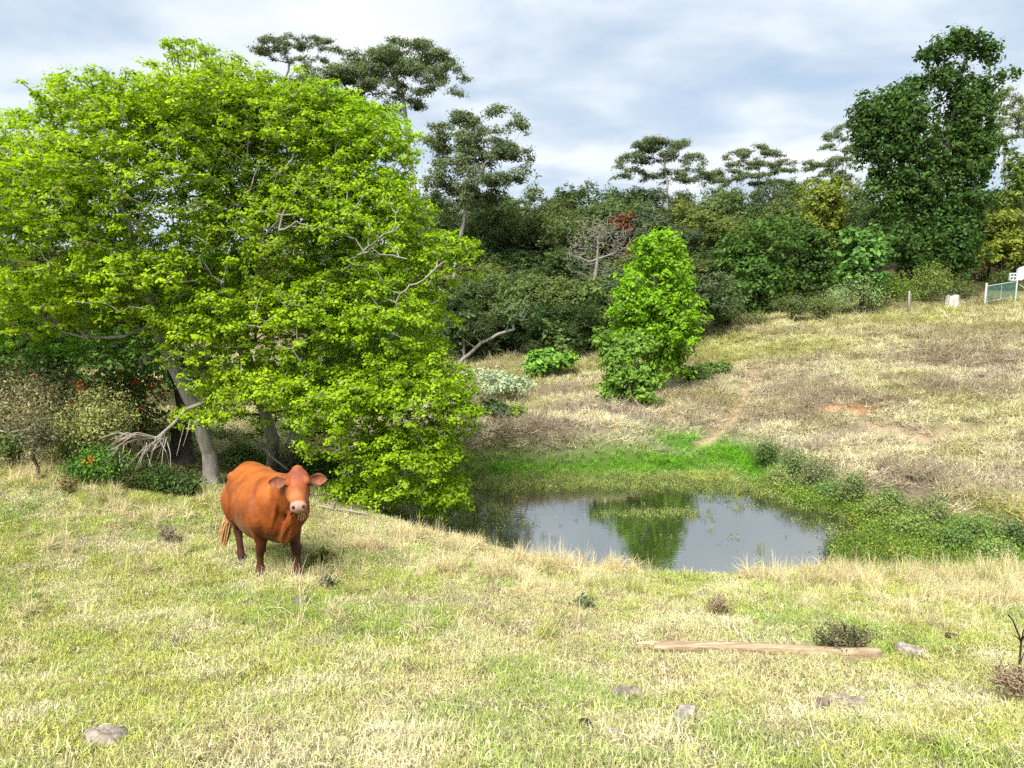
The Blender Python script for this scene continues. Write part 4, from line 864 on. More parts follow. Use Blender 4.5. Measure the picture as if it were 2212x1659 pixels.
        c = mixc(c, np.tile([.05, .03, .028], (len(co), 1)), head * sstep(.33, .37, a) * np.exp(-((up + .108) / .024) ** 2))                   # mouth line
        return c
    coat = coat_material()
    # shoulder edge, neck creases, ribs
    for q in (-1, 1):
        add_tube(bm, [(.36, q * .20, S(.36, 1.20), .02), (.30, q * .315, S(.30, 1.02), .035), (.33, q * .335, S(.33, .84), .035), (.42, q * .30, S(.42, .66), .03)])
        for i, (x0, x1) in enumerate(((.66, .60), (.76, .69), (.86, .78))): add_tube(bm, [(x0 + .02, q * (.12 - .015 * i), S(x0, 1.26 - .01 * i), .015), (x0 + .03, q * (.185 - .02 * i) + .05 * (i + 1) / 3, S(x0, 1.08), .026), (x1 + .06, q * (.19 - .02 * i) + .03, S(x1, .88), .026), (x1, q * .15, S(x1, .70), .015)])
        for x0 in (-.02, -.14, -.26): add_tube(bm, [(x0, q * .30, S(x0, 1.10), .01), (x0 - .02, q * .362, S(x0, .92), .02), (x0 - .02, q * .372, S(x0, .76), .02), (x0, q * .33, S(x0, .60), .01)])
        add_tube(bm, [(-.50, q * .30, S(-.5, 1.02), .02), (-.44, q * .335, S(-.44, .86), .03), (-.46, q * .30, S(-.46, .66), .04)])
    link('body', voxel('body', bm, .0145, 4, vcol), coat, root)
    dark = simple('dark_eye', (.012, .008, .006), .12, spec=.6); hoofm = simple('hoof_horn', (.06, .045, .035), .6, scale=20, noise=.5)
    earin = simple('ear_inside', (.34, .13, .06), .8, scale=18, col2=(.12, .035, .02)); hairm = simple('tail_hair', (.62, .38, .18), .7, scale=30, col2=(.40, .19, .07), stretch=(1, 1, .12))
    coat_plain = simple('ear_coat', (.42, .16, .045), .6, scale=14, col2=(.30, .10, .03))
    def sphere(name, c, r, mat, par=None, seg=14):
        bm = bmesh.new(); bmesh.ops.create_uvsphere(bm, u_segments=seg, v_segments=seg - 4, radius=1)
        ax = Matrix(((s_[0] * r[0], f[0] * r[1], u_[0] * r[2], c[0]), (s_[1] * r[0], f[1] * r[1], u_[1] * r[2], c[1]), (s_[2] * r[0], f[2] * r[1], u_[2] * r[2], c[2]), (0, 0, 0, 1)))
        bmesh.ops.transform(bm, matrix=ax, verts=bm.verts[:]); bmesh.ops.recalc_face_normals(bm, faces=bm.faces[:]); me = bpy.data.meshes.new(name); bm.to_mesh(me); bm.free()
        me.polygons.foreach_set('use_smooth', np.ones(len(me.polygons), bool)); return link(name, me, mat, par or root)
    for s in (-1, 1):
        e = sphere('eye', HP(.135, s * .134, .052), (.022, .026, .024), dark)
        sphere('nostril', HP(.408, s * .055, .012), (.018, .02, .02), dark)
        # ear: cupped leaf pointing sideways and a little down
        e0 = HP(.055, s * .118, .0); out = unit(s_ * s * 1.0 - f * .04 + u_ * -.12 + np.array([0, 0, .04])); fw = unit(u_ * .75 + f * .45 + s_ * s * .1); fw = unit(fw - out * (fw @ out)); sp = np.cross(out, fw)
        prof = [(0, .028), (.03, .042), (.075, .066), (.12, .072), (.16, .058), (.19, .034), (.208, .006)]
        A = spline(prof, 3); bmx = bmesh.new(); front, back = [], []
        for t, w in A:
            ro, bo = [], []
            for q in np.linspace(-1, 1, 9):
                dep = (1 - q * q) * w * .55
                pt = e0 + out * t + sp * q * w - fw * dep
                ro.append(bmx.verts.new(tuple(pt))); bo.append(bmx.verts.new(tuple(pt - fw * .010 - fw * .012 * (1 - q * q))))
            front.append(ro); back.append(bo)
        for i in range(len(A) - 1):
            for j in range(8):
                fa = bmx.faces.new((front[i][j], front[i][j + 1], front[i + 1][j + 1], front[i + 1][j])); fa.material_index = 1
                bmx.faces.new((back[i][j], back[i + 1][j], back[i + 1][j + 1], back[i][j + 1]))
            for j in (0, 8): bmx.faces.new((front[i][j], front[i + 1][j], back[i + 1][j], back[i][j]))
        bmesh.ops.recalc_face_normals(bmx, faces=bmx.faces[:]); me = bpy.data.meshes.new('ear'); bmx.to_mesh(me); bmx.free(); me.materials.append(coat_plain); me.materials.append(earin)
        me.polygons.foreach_set('use_smooth', np.ones(len(me.polygons), bool)); link('ear', me, None, root)
    for x, y, g in feet:
        bmx = bmesh.new()
        for q in (-1, 1):
            add_loft(bmx, [((x + .02, y + q * .026, g + .07), (.05, 0, 0), (0, .025, 0)), ((x + .03, y + q * .028, g + .04), (.058, 0, 0), (0, .028, 0)), ((x + .04, y + q * .030, g - .01), (.07, 0, 0), (0, .03, 0))], 12)
        me = bpy.data.meshes.new('hoof'); bmesh.ops.recalc_face_normals(bmx, faces=bmx.faces[:]); bmx.to_mesh(me); bmx.free(); link('hoof', me, hoofm, root)
    # tail: cord plus switch of hair
    tz = S(-.84, 1.18)
    bmx = bmesh.new(); add_tube(bmx, [(-.80, 0, tz + .0, .035), (-.87, -.02, tz - .06, .03), (-.91, -.09, tz - .3, .024), (-.92, -.19, tz - .55, .02), (-.93, -.25, tz - .7, .018)], k=10)
    me = bpy.data.meshes.new('tail'); bmesh.ops.recalc_face_normals(bmx, faces=bmx.faces[:]); bmx.to_mesh(me); bmx.free(); me.polygons.foreach_set('use_smooth', np.ones(len(me.polygons), bool)); tl = link('tail', me, coat_plain, root)
    V = []; Ff = []; off = 0
    for i in range(170):
        a = rng.uniform(0, 6.28); rr = .045 * rng.random() ** .5; st = rng.uniform(0, .3)
        p = [np.array([-.925 + math.cos(a) * rr * .6, -.18 - .10 * st + math.sin(a) * rr * .6, tz - .50 - st * .5])]
        ln = rng.uniform(.3, .55) * (1 - st * .5); sw = rng.normal() * .02
        for t in (.4, .75, 1): p.append(p[0] + np.array([math.cos(a) * rr * (1 - .6 * t) - .02 * t, -.09 * t + math.sin(a) * rr * (1 - .7 * t) + sw * t, -ln * t]))
        v, f2 = tubes_geo(p[:-1], p[1:], [.007, .0065, .005], [.0065, .005, .001], 4); V.append(v); Ff.append(f2 + off); off += len(v)
    link('switch', mesh_np('switch', np.concatenate(V), np.concatenate(Ff), smooth=True), hairm, tl)
    # grass hanging from the mouth: its own thing
    M = Matrix.Translation((c0[0], c0[1], z0)) @ Matrix.Rotation(math.atan2(h[1], h[0]), 4, 'Z')
    V = []; Ff = []; off = 0; m0 = HP(.40, 0, -.13)
    for i in range(8):
        p0 = m0 + s_ * rng.normal() * .03 - s_ * .015 + f * rng.uniform(-.02, .02); d = unit(np.array([.3, 0, -1]) + rng.normal(size=3) * .5); ln = rng.uniform(.04, .10)
        p = [p0, p0 + d * ln * .6, p0 + d * ln * .6 + (d + np.array([0, 0, -.9])) * ln * .3]
        v, f2 = tubes_geo(p[:-1], p[1:], [.004, .0035], [.0035, .0015], 4); V.append(v); Ff.append(f2 + off); off += len(v)
    V = np.concatenate(V); V = np.array([list(M @ Vector(v)) for v in V]); w0 = V.mean(0)
    hw = empty('grass_mouthful', w0); tag(hw, 'wisps of straw-coloured grass hanging from the cow\'s mouth', 'grass'); link('grass_stem', mesh_np('grass_stem', V - w0, np.concatenate(Ff)), simple('straw_wisp', (.55, .48, .25), .8), hw)
cow()

# ---------------------------------------------------------------- fallen pole, dung, fence, gate
def pole():
    rng = np.random.default_rng(8)
    a, b = G(1412, 1416), G(1900, 1431); d = b - a; Ln = np.linalg.norm(d[:2]); r0 = .057
    root = empty('timber_pole', (a + b) / 2); tag(root, 'split weathered timber pole lying in the foreground grass', 'pole')
    wood = simple('weathered_timber', (.48, .37, .245), .85, scale=34, col2=(.19, .13, .08), bump=1.0, stretch=(.05, 1, 1))
    wood2 = simple('bare_heartwood', (.60, .47, .27), .85, scale=6, col2=(.42, .31, .17), bump=.3)
    ex = unit(d); ey = unit(np.cross([0, 0, 1], ex)); ez = np.cross(ex, ey); mid = (a + b) / 2 + np.array([0, 0, .075])
    V = []; n = 40; k = 18; F_ = []
    for i in range(n + 1):
        t = i / n; x = (t - .5) * Ln
        for j in range(k):
            an = j * 2 * math.pi / k; r = r0 * (1 + .10 * math.sin(3 * an + t * 2) + .05 * rng.normal()) * (.96 + .1 * t)
            if 13 <= j <= 14: r *= .72 if .42 < t < .97 else .9     # long drying crack on the near face
            V.append(ex * x + ey * r * math.cos(an) + ez * (r * .92 * math.sin(an) + .012 * math.sin(t * 5)))
    for i in range(n):
        for j in range(k): F_.append((i * k + j, i * k + (j + 1) % k, (i + 1) * k + (j + 1) % k, (i + 1) * k + j))
    off = mid - (a + b) / 2
    me = bpy.data.meshes.new('log'); me.from_pydata([tuple(v + off) for v in V], [], F_ + [tuple(range(k))[::-1], tuple(n * k + j for j in range(k))]); me.polygons.foreach_set('use_smooth', np.ones(len(me.polygons), bool)); link('log', me, wood, root)
    bm = bmesh.new(); pts = [(-.5 * Ln - .15, .02, .02, .008), (-.5 * Ln - .08, .02, .025, .02), (-.5 * Ln + .0, .01, .028, .032), (-.5 * Ln + .05, 0, .025, .03)]
    add_loft(bm, [(ex * x + ey * y + ez * z + off, ey * r, ez * r * .6) for x, y, z, r in pts], 10); me = bpy.data.meshes.new('split_end'); bmesh.ops.recalc_face_normals(bm, faces=bm.faces[:]); bm.to_mesh(me); bm.free(); link('split_end', me, wood2, root)
    bm = bmesh.new(); pts = [(-.02, -.055, -.03, .006), (.05, -.06, -.032, .018), (.18, -.06, -.035, .022), (.30, -.058, -.03, .016), (.38, -.05, -.026, .005)]
    add_loft(bm, [(ex * x + ey * y + ez * z + off, ey * r, ez * r) for x, y, z, r in pts], 8); me = bpy.data.meshes.new('splinter'); bmesh.ops.recalc_face_normals(bm, faces=bm.faces[:]); bm.to_mesh(me); bm.free(); link('splinter', me, wood2, root)
pole()
CLEAR = []
def dung():
    rng = np.random.default_rng(15)
    D = [(225, 1606, 40, 14, (.42, .37, .33), 'large flat grey cow pat at the lower left'), (1356, 1509, 30, 13, (.33, .29, .26), 'dark-ridged grey cow pat left of the middle of the lower grass'),
         (1480, 1557, 30, 13, (.50, .47, .43), 'pale round cow pat in the lower middle, below the timber pole'), (1774, 1536, 22, 10, (.27, .22, .19), 'small dark cow pat touching its larger grey neighbour'),
         (1826, 1531, 34, 14, (.40, .36, .31), 'ridged grey cow pat below the right end of the pole'), (1966, 1413, 24, 13, (.46, .41, .37), 'whitish crumbled cow pat right of the timber pole'),
         (1262, 1581, 20, 8, (.07, .05, .04), 'small fresh black dropping near the bottom edge'), (1333, 1598, 13, 7, (.48, .45, .42), 'tiny pale dropping near the bottom edge'), (645, 1308, 18, 6, (.28, .26, .22), 'small grey dropping in the grass below the cow'),
         (2058, 1385, 12, 5, (.10, .07, .055), 'tiny dark dropping right of the whitish cow pat')]
    for px, py, hw, hh, c, lab in D:
        g = G(px, py); s = F / (np.linalg.norm(g - np.array([0, 0, CAM_Z]))); R = hw * .95 / s; c = tuple(v * k_ for v, k_ in zip(c, (.95, .9, .84)))
        CLEAR.append((g[0], g[1], R * .95)); k, n = 26, 7; V = [(0, 0, 0)]; F_ = []
        sd = rng.uniform(0, 99)
        for i in range(1, n + 1):
            t = i / n
            for j in range(k):
                an = j * 2 * math.pi / k; w = 1 + .22 * math.sin(2 * an + sd) + .12 * math.sin(5 * an + sd * 2) + .08 * math.sin(9 * an + sd)
                x, y = math.cos(an) * R * t * w, math.sin(an) * R * .75 * t * w
                z = R * .20 * (1 - t ** 3) + R * .30 * (float(fbm(x / R + sd, y / R, 2.6, 3)) - .5) * (1 - t * .6) + R * .07 * math.sin(14 * t + 3 * an) * (1 - t)
                V.append((x, y, z if i < n else -.04))
        V[0] = (0, 0, R * .3)
        for j in range(k): F_.append((0, 1 + j, 1 + (j + 1) % k))
        for i in range(n - 1):
            for j in range(k): F_.append((1 + i * k + j, 1 + (i + 1) * k + j, 1 + (i + 1) * k + (j + 1) % k, 1 + i * k + (j + 1) % k))
        me = bpy.data.meshes.new('cow_pat'); me.from_pydata(V, [], F_); me.polygons.foreach_set('use_smooth', np.ones(len(me.polygons), bool))
        o = link('cow_pat', me, simple('dry_dung', c, .95, scale=22, col2=tuple(v * .22 for v in c), bump=1.0), None, g + np.array([0, 0, .05])); o.rotation_euler = (0, 0, rng.uniform(0, 3))  # mottled dung; its dark tone paints shadow into the crevices
        tag(o, lab, 'cow pat', 'dried cow pats in the grass')
dung()
def box(name, c, sx, sy, sz, mat, par, rot=None, bev=.01):
    bm = bmesh.new(); bmesh.ops.create_cube(bm, size=1); bmesh.ops.scale(bm, vec=(sx, sy, sz), verts=bm.verts[:]); bmesh.ops.bevel(bm, geom=bm.edges[:], offset=bev, segments=1, affect='EDGES')
    if rot is not None: bmesh.ops.rotate(bm, matrix=rot, verts=bm.verts[:])
    me = bpy.data.meshes.new(name); bm.to_mesh(me); bm.free(); return link(name, me, mat, par, c)
def tube_part(name, pts, rad, mat, par, k=8, base=None):
    base = np.zeros(3) if base is None else base
    p = [np.array(q, float) - base for q in pts]; r = np.full(len(p) - 1, rad); V, f = tubes_geo(p[:-1], p[1:], r, r, k)
    V2 = list(map(tuple, V)); F_ = [tuple(q) for q in f]
    for i in range(len(p) - 1): F_.append(tuple(i * 2 * k + j for j in range(k))); F_.append(tuple(i * 2 * k + k + j for j in range(k)))
    me = bpy.data.meshes.new(name); me.from_pydata(V2, [], F_); return link(name, me, mat, par)
def fence():
    rng = np.random.default_rng(4)
    grey = simple('weathered_post', (.40, .38, .35), .9, scale=6, col2=(.22, .20, .18), bump=.5, stretch=(1, 1, .2)); steel = simple('rusty_steel', (.07, .05, .04), .8, scale=20, noise=.4); galv = simple('galvanised_steel', (.55, .58, .58), .45, scale=12, noise=.2, metal=.5)
    wire = simple('fence_wire', (.32, .30, .28), .5, metal=.7); pale = simple('pale_painted_steel', (.52, .60, .55), .6, scale=10, noise=.15)
    # wire fence
    pl = [G(1963, 674), G(2007, 668), G(2040, 666), G(2085, 660), G(2112, 657)]
    root = empty('wire_fence', pl[0]); tag(root, 'wire fence with grey timber post and thin steel pickets along the crest', 'fence'); b = pl[0]
    s = ppm(650, b[1]); H = 44 / s
    bm = bmesh.new(); add_loft(bm, [((0, 0, -.1), (.075, 0, 0), (0, .07, 0)), ((-.02, 0, H * .5), (.07, 0, 0), (0, .068, 0)), ((-.045, 0, H), (.062, 0, 0), (0, .06, 0)), ((-.045, 0, H + .03), (.04, 0, 0), (0, .04, 0))], 12)
    me = bpy.data.meshes.new('post'); bmesh.ops.recalc_face_normals(bm, faces=bm.faces[:]); bm.to_mesh(me); bm.free(); me.polygons.foreach_set('use_smooth', np.ones(len(me.polygons), bool)); link('post', me, grey, root)
    for p in pl[1:]: tube_part('picket', [p - np.array([0, 0, .1]), p + np.array([rng.uniform(-.06, .06), 0, 1.1])], .022, steel, root, 5, b)
    for z in (.35, .7, 1.0):
        tube_part('wire', [p + np.array([0, 0, z]) for p in pl], .005, wire, root, 4, b)
    # gate
    a = G(2127, 661); Y = a[1]; c = np.array([P(2192, 660, Y + .6)[0], Y + .6, 0]); c[2] = float(height(c[0], c[1])[0])
    root = empty('mesh_gate', a); tag(root, 'pale steel gate with green mesh infill beside its white post at the right edge', 'gate')
    s = ppm(640, Y); H = 46 / s
    tube_part('post', [a - np.array([0, 0, .1]), a + np.array([0, 0, H])], .06, pale, root, 12, a)
    bm = bmesh.new(); add_loft(bm, [((0, 0, H), (.068, 0, 0), (0, .068, 0)), ((0, 0, H + .05), (.05, 0, 0), (0, .05, 0)), ((0, 0, H + .075), (.015, 0, 0), (0, .015, 0))], 12); me = bpy.data.meshes.new('post_cap'); bmesh.ops.recalc_face_normals(bm, faces=bm.faces[:]); bm.to_mesh(me); bm.free(); link('post_cap', me, pale, root)
    tube_part('post', [c - np.array([0, 0, .1]), c + np.array([0, 0, H + .25])], .05, pale, root, 12, a)
    u = np.array([0, 0, 1.])
    tube_part('rail', [a + u * (H - .12), c + u * (H - .12)], .03, galv, root, 8, a); tube_part('rail', [a + u * .22, c + u * .22], .022, galv, root, 8, a)
    tube_part('upright', [(a + c) / 2 + u * .22, (a + c) / 2 + u * (H - .12)], .018, galv, root, 8, a)
    segs0, segs1 = [], []; n = 26
    for i in range(n + 1):
        q = a + (c - a) * i / n; segs0.append(q + u * .24 - a); segs1.append(q + u * (H - .14) - a)
    for i in range(14):
        z = .24 + (H - .38) * i / 13; segs0.append(a + u * z - a); segs1.append(c + u * z - a)
    V, f = tubes_geo(segs0, segs1, np.full(len(segs0), .012), np.full(len(segs0), .012), 4); o = link('wire_mesh', mesh_np('wire_mesh', V, f), simple('green_mesh', (.08, .17, .14), .6), root)
    # hollow block on the post
    bl = empty('hollow_block', c + np.array([-.3, -.05, H - .10])); tag(bl, 'pale hollow concrete block propped at the gate latch', 'block')
    cm = simple('pale_concrete', (.58, .62, .62), .9, scale=14, noise=.2)
    for dx in (-.19, 0, .19): box('web', (dx, 0, .25), .05, .16, .40, cm, bl)
    for dz in (.05, .25, .45): box('shell', (0, .003, dz), .42, .154, .06, cm, bl)
    # white feed tub leaning behind
    t = empty('white_tub', c + np.array([.25, .15, H - .1])); tag(t, 'bright white angular plastic tub tipped up behind the gate', 'tub')
    bm = bmesh.new(); pts = [(-.26, .05), (-.20, .78), (.12, .85), (.36, .62), (.34, .38), (.05, .02)]
    fr = [bm.verts.new((x, -.18 + .04 * x, z)) for x, z in pts]; bk = [bm.verts.new((x * .8 + .05, .22, z * .85 + .06)) for x, z in pts]
    bm.faces.new(fr[::-1]); bm.faces.new(bk)
    for i in range(6): bm.faces.new((fr[i], fr[(i + 1) % 6], bk[(i + 1) % 6], bk[i]))
    bmesh.ops.recalc_face_normals(bm, faces=bm.faces[:]); bmesh.ops.bevel(bm, geom=bm.edges[:], offset=.03, segments=2, affect='EDGES'); me = bpy.data.meshes.new('tub_body'); bm.to_mesh(me); bm.free()
    wp = simple('white_plastic', (.85, .85, .85), .5); link('tub_body', me, wp, t)
    tube_part('rim', [(-.27, -.2, .04), (-.21, -.2, .79), (.12, -.19, .87), (.38, -.18, .63)], .02, wp, t, 8)
    # stub fence right of the gate
    e = G(2212, 668); root = empty('boundary_fence', e); tag(root, 'dark picket and galvanised rail fence running off at the right edge', 'fence')
    tube_part('picket', [e, e + u * 1.2], .03, steel, root, 6, e); tube_part('rail', [c + u * .95 + np.array([.1, -.1, 0]), e + u * 1.12, e + u * 1.1 + np.array([2.5, -.3, .1])], .028, galv, root, 8, e)
    tube_part('rail', [c + u * .5 + np.array([.1, -.1, 0]), e + u * .6, e + u * .6 + np.array([2.5, -.3, .1])], .014, galv, root, 8, e)
    tube_part('picket', [e + np.array([2.5, -.3, -.1]), e + np.array([2.5, -.3, 1.25])], .03, steel, root, 6, e)
    # leaning brown stay and stump
    q = G(2112, 660); st = empty('timber_stay', q); tag(st, 'thin brown timber stay leaning against the gate post', 'stay'); tube_part('stay_wood', [q + np.array([-.25, 0, 0]), q + np.array([.32, .1, 1.0])], .035, simple('brown_timber', (.10, .065, .04), .9), st, 8, q)
    q = G(2056, 664); stump = empty('tree_stump', q); tag(stump, 'bleached cut tree stump on the crest between post and gate', 'stump')
    bm = bmesh.new(); k = 16; rows = [(-.1, .62), (.08, .50), (.25, .40), (.5, .37), (.62, .36)]; secs = []
    rg = []
    for z, r in rows: rg.append([bm.verts.new((math.cos(i * 6.283 / k) * r * (1 + .14 * math.sin(3 * i * 6.283 / k + 1) + .08 * math.sin(7 * i * 6.283 / k)), math.sin(i * 6.283 / k) * r * .8, z + (.12 * math.sin(i * .9) if z > .55 else 0))) for i in range(k)])
    for i in range(len(rg) - 1):
        for j in range(k): bm.faces.new((rg[i][j], rg[i][(j + 1) % k], rg[i + 1][(j + 1) % k], rg[i + 1][j]))
    cv = bm.verts.new((0, 0, .58))
    for j in range(k): bm.faces.new((rg[-1][j], rg[-1][(j + 1) % k], cv))
    bmesh.ops.recalc_face_normals(bm, faces=bm.faces[:]); me = bpy.data.meshes.new('stump_wood'); bm.to_mesh(me); bm.free(); link('stump_wood', me, simple('bleached_stump', (.62, .57, .53), .9, scale=5, col2=(.30, .24, .2), bump=.4, stretch=(1, 1, .3)), stump)
fence()

# ---------------------------------------------------------------- grass and water plants (stuff)
def tuft(rng, nb, rad, lmin, lmax, w, tilt0, tilt1, curl, segs=2):
    """nb curved blades growing from a disc of radius rad"""
    a = rng.uniform(0, 6.283, nb); r = rad * np.sqrt(rng.random(nb)); base = np.stack([np.cos(a) * r, np.sin(a) * r, np.full(nb, -.01)], 1)
    h = rng.uniform(0, 6.283, nb); tl = rng.uniform(tilt0, tilt1, nb); ln = rng.uniform(lmin, lmax, nb); cu = rng.normal(size=nb) * curl + curl * .6
    V = np.zeros((nb, 2 * segs + 1, 3)); side = np.stack([-np.sin(h), np.cos(h), np.zeros(nb)], 1); p = base.copy(); ww = w * rng.uniform(.6, 1.3, nb)
    tw = rng.normal(size=(nb, 1)) * .5; yaw = rng.normal(size=nb) * curl * .6
    for s in range(segs):
        f = 1 - .55 * s / segs
        sd = side * np.cos(tw) + np.array([0, 0, 1]) * np.sin(tw)
        V[:, 2 * s] = p - sd * (ww * f * .5)[:, None]; V[:, 2 * s + 1] = p + sd * (ww * f * .5)[:, None]
        t = tl + cu * s; hh = h + yaw * s
        d = np.stack([np.cos(hh) * np.sin(t), np.sin(hh) * np.sin(t), np.cos(t)], 1); p = p + d * (ln / segs)[:, None]; p[:, 2] = np.maximum(p[:, 2], .004)
    V[:, -1] = p
    m = 2 * segs + 1; tr = []
    for s in range(segs - 1): tr += [(2 * s, 2 * s + 1, 2 * s + 3), (2 * s, 2 * s + 3, 2 * s + 2)]
    tr.append((2 * segs - 2, 2 * segs - 1, 2 * segs)); tr = np.array(tr)
    f = (np.arange(nb) * m)[:, None, None] + tr[None]
    tint = np.clip(.5 + rng.normal(size=nb) * .2, 0, 1)
    return mesh_np('tuft', V.reshape(-1, 3), f.reshape(-1, 3), tint=np.repeat(tint, m))
def weed_tuft(rng, n, rad, hgt, leaf):
    C = np.stack([rng.normal(size=n) * rad, rng.normal(size=n) * rad, rng.random(n) * hgt], 1)
    v, f = leaves_geo(C, rng.normal(size=(n, 3)) * .6 + [0, 0, .8], leaf * (.6 + .8 * rng.random(n)), rng, .6)
    return mesh_np('weed', v, f, tint=np.repeat(np.clip(.5 + rng.normal(size=n) * .2, 0, 1), 4))
def twig_tuft(rng, n, rad, hgt):
    p0 = np.stack([rng.normal(size=n) * rad * .5, rng.normal(size=n) * rad * .5, rng.random(n) * hgt * .3], 1); d = unit(rng.normal(size=(n, 3)) * [1, 1, .5] + [0, 0, .5])
    p1 = p0 + d * hgt * rng.uniform(.4, 1, (n, 1)); V, f = tubes_geo(p0, p1, np.full(n, hgt * .014), np.full(n, hgt * .006), 3)
    return mesh_np('twigs', V, f, tint=np.repeat(np.clip(.45 + rng.normal(size=n) * .2, 0, 1), 6))
def scatter(name, label, meshes, mat, pts, rot, scl, idx, col):
    coll = bpy.data.collections.new(name + '_kinds')
    for i, me in enumerate(meshes):
        if not me.materials: me.materials.append(mat)
        coll.objects.link(bpy.data.objects.new('%s_kind_%02d' % (name, i), me))
    n = len(pts); me = bpy.data.meshes.new(name); me.vertices.add(n); me.vertices.foreach_set('co', np.asarray(pts, np.float32).ravel())
    for nm, typ, arr, key in (('rot', 'FLOAT_VECTOR', rot, 'vector'), ('scl', 'FLOAT', scl, 'value'), ('idx', 'INT', idx, 'value'), ('gcol', 'FLOAT_VECTOR', col, 'vector')):
        a = me.attributes.new(nm, typ, 'POINT'); a.data.foreach_set(key, np.asarray(arr, np.int32 if typ == 'INT' else np.float32).ravel())
    o = link(name, me); tag(o, label, kind='stuff')
    ng = bpy.data.node_groups.new(name, 'GeometryNodeTree'); ng.interface.new_socket('Geometry', in_out='INPUT', socket_type='NodeSocketGeometry'); ng.interface.new_socket('Geometry', in_out='OUTPUT', socket_type='NodeSocketGeometry')
    N, L = ng.nodes, ng.links; gi = N.new('NodeGroupInput'); go = N.new('NodeGroupOutput'); io = N.new('GeometryNodeInstanceOnPoints'); ci = N.new('GeometryNodeCollectionInfo')
    ci.inputs['Collection'].default_value = coll; ci.inputs['Separate Children'].default_value = True; ci.inputs['Reset Children'].default_value = True
    def na(nm, typ):
        q = N.new('GeometryNodeInputNamedAttribute'); q.data_type = typ; q.inputs['Name'].default_value = nm; return [s for s in q.outputs if s.enabled][0]
    L.new(gi.outputs[0], io.inputs['Points']); L.new(ci.outputs[0], io.inputs['Instance']); io.inputs['Pick Instance'].default_value = True
    L.new(na('idx', 'INT'), io.inputs['Instance Index']); e = N.new('FunctionNodeEulerToRotation'); L.new(na('rot', 'FLOAT_VECTOR'), e.inputs[0]); L.new(e.outputs[0], io.inputs['Rotation']); L.new(na('scl', 'FLOAT'), io.inputs['Scale'])
    L.new(io.outputs[0], go.inputs[0]); md = o.modifiers.new('scatter', 'NODES'); md.node_group = ng
    return o
def project(x, y, z):
    c, s = math.cos(PITCH), math.sin(PITCH); dz = z - CAM_Z
    d = y * c - dz * s; v = y * s + dz * c
    return CX + F * x / d, CY - F * v / d, d
def sample(rng, y0, y1, dens, x0=None, x1=None, margin=160):
    """random ground points, thinned by dens(x, y) per square metre, that the camera or a step aside could see"""
    X, Yl = [], []
    ys = np.arange(y0, y1, .5)
    for a in ys:
        w = .72 * (a + .5) + 1.2; l, r = (-w if x0 is None else x0), (w if x1 is None else x1)
        n = rng.poisson((r - l) * .5 * dens(a)); X.append(rng.uniform(l, r, n)); Yl.append(rng.uniform(a, a + .5, n))
    x, y = np.concatenate(X), np.concatenate(Yl); z = height(x, y); px, py, d = project(x, y, z)
    k = (px > -margin) & (px < 2212 + margin) & (py < 1659 + 330) & (py > 540)
    return x[k], y[k], z[k]
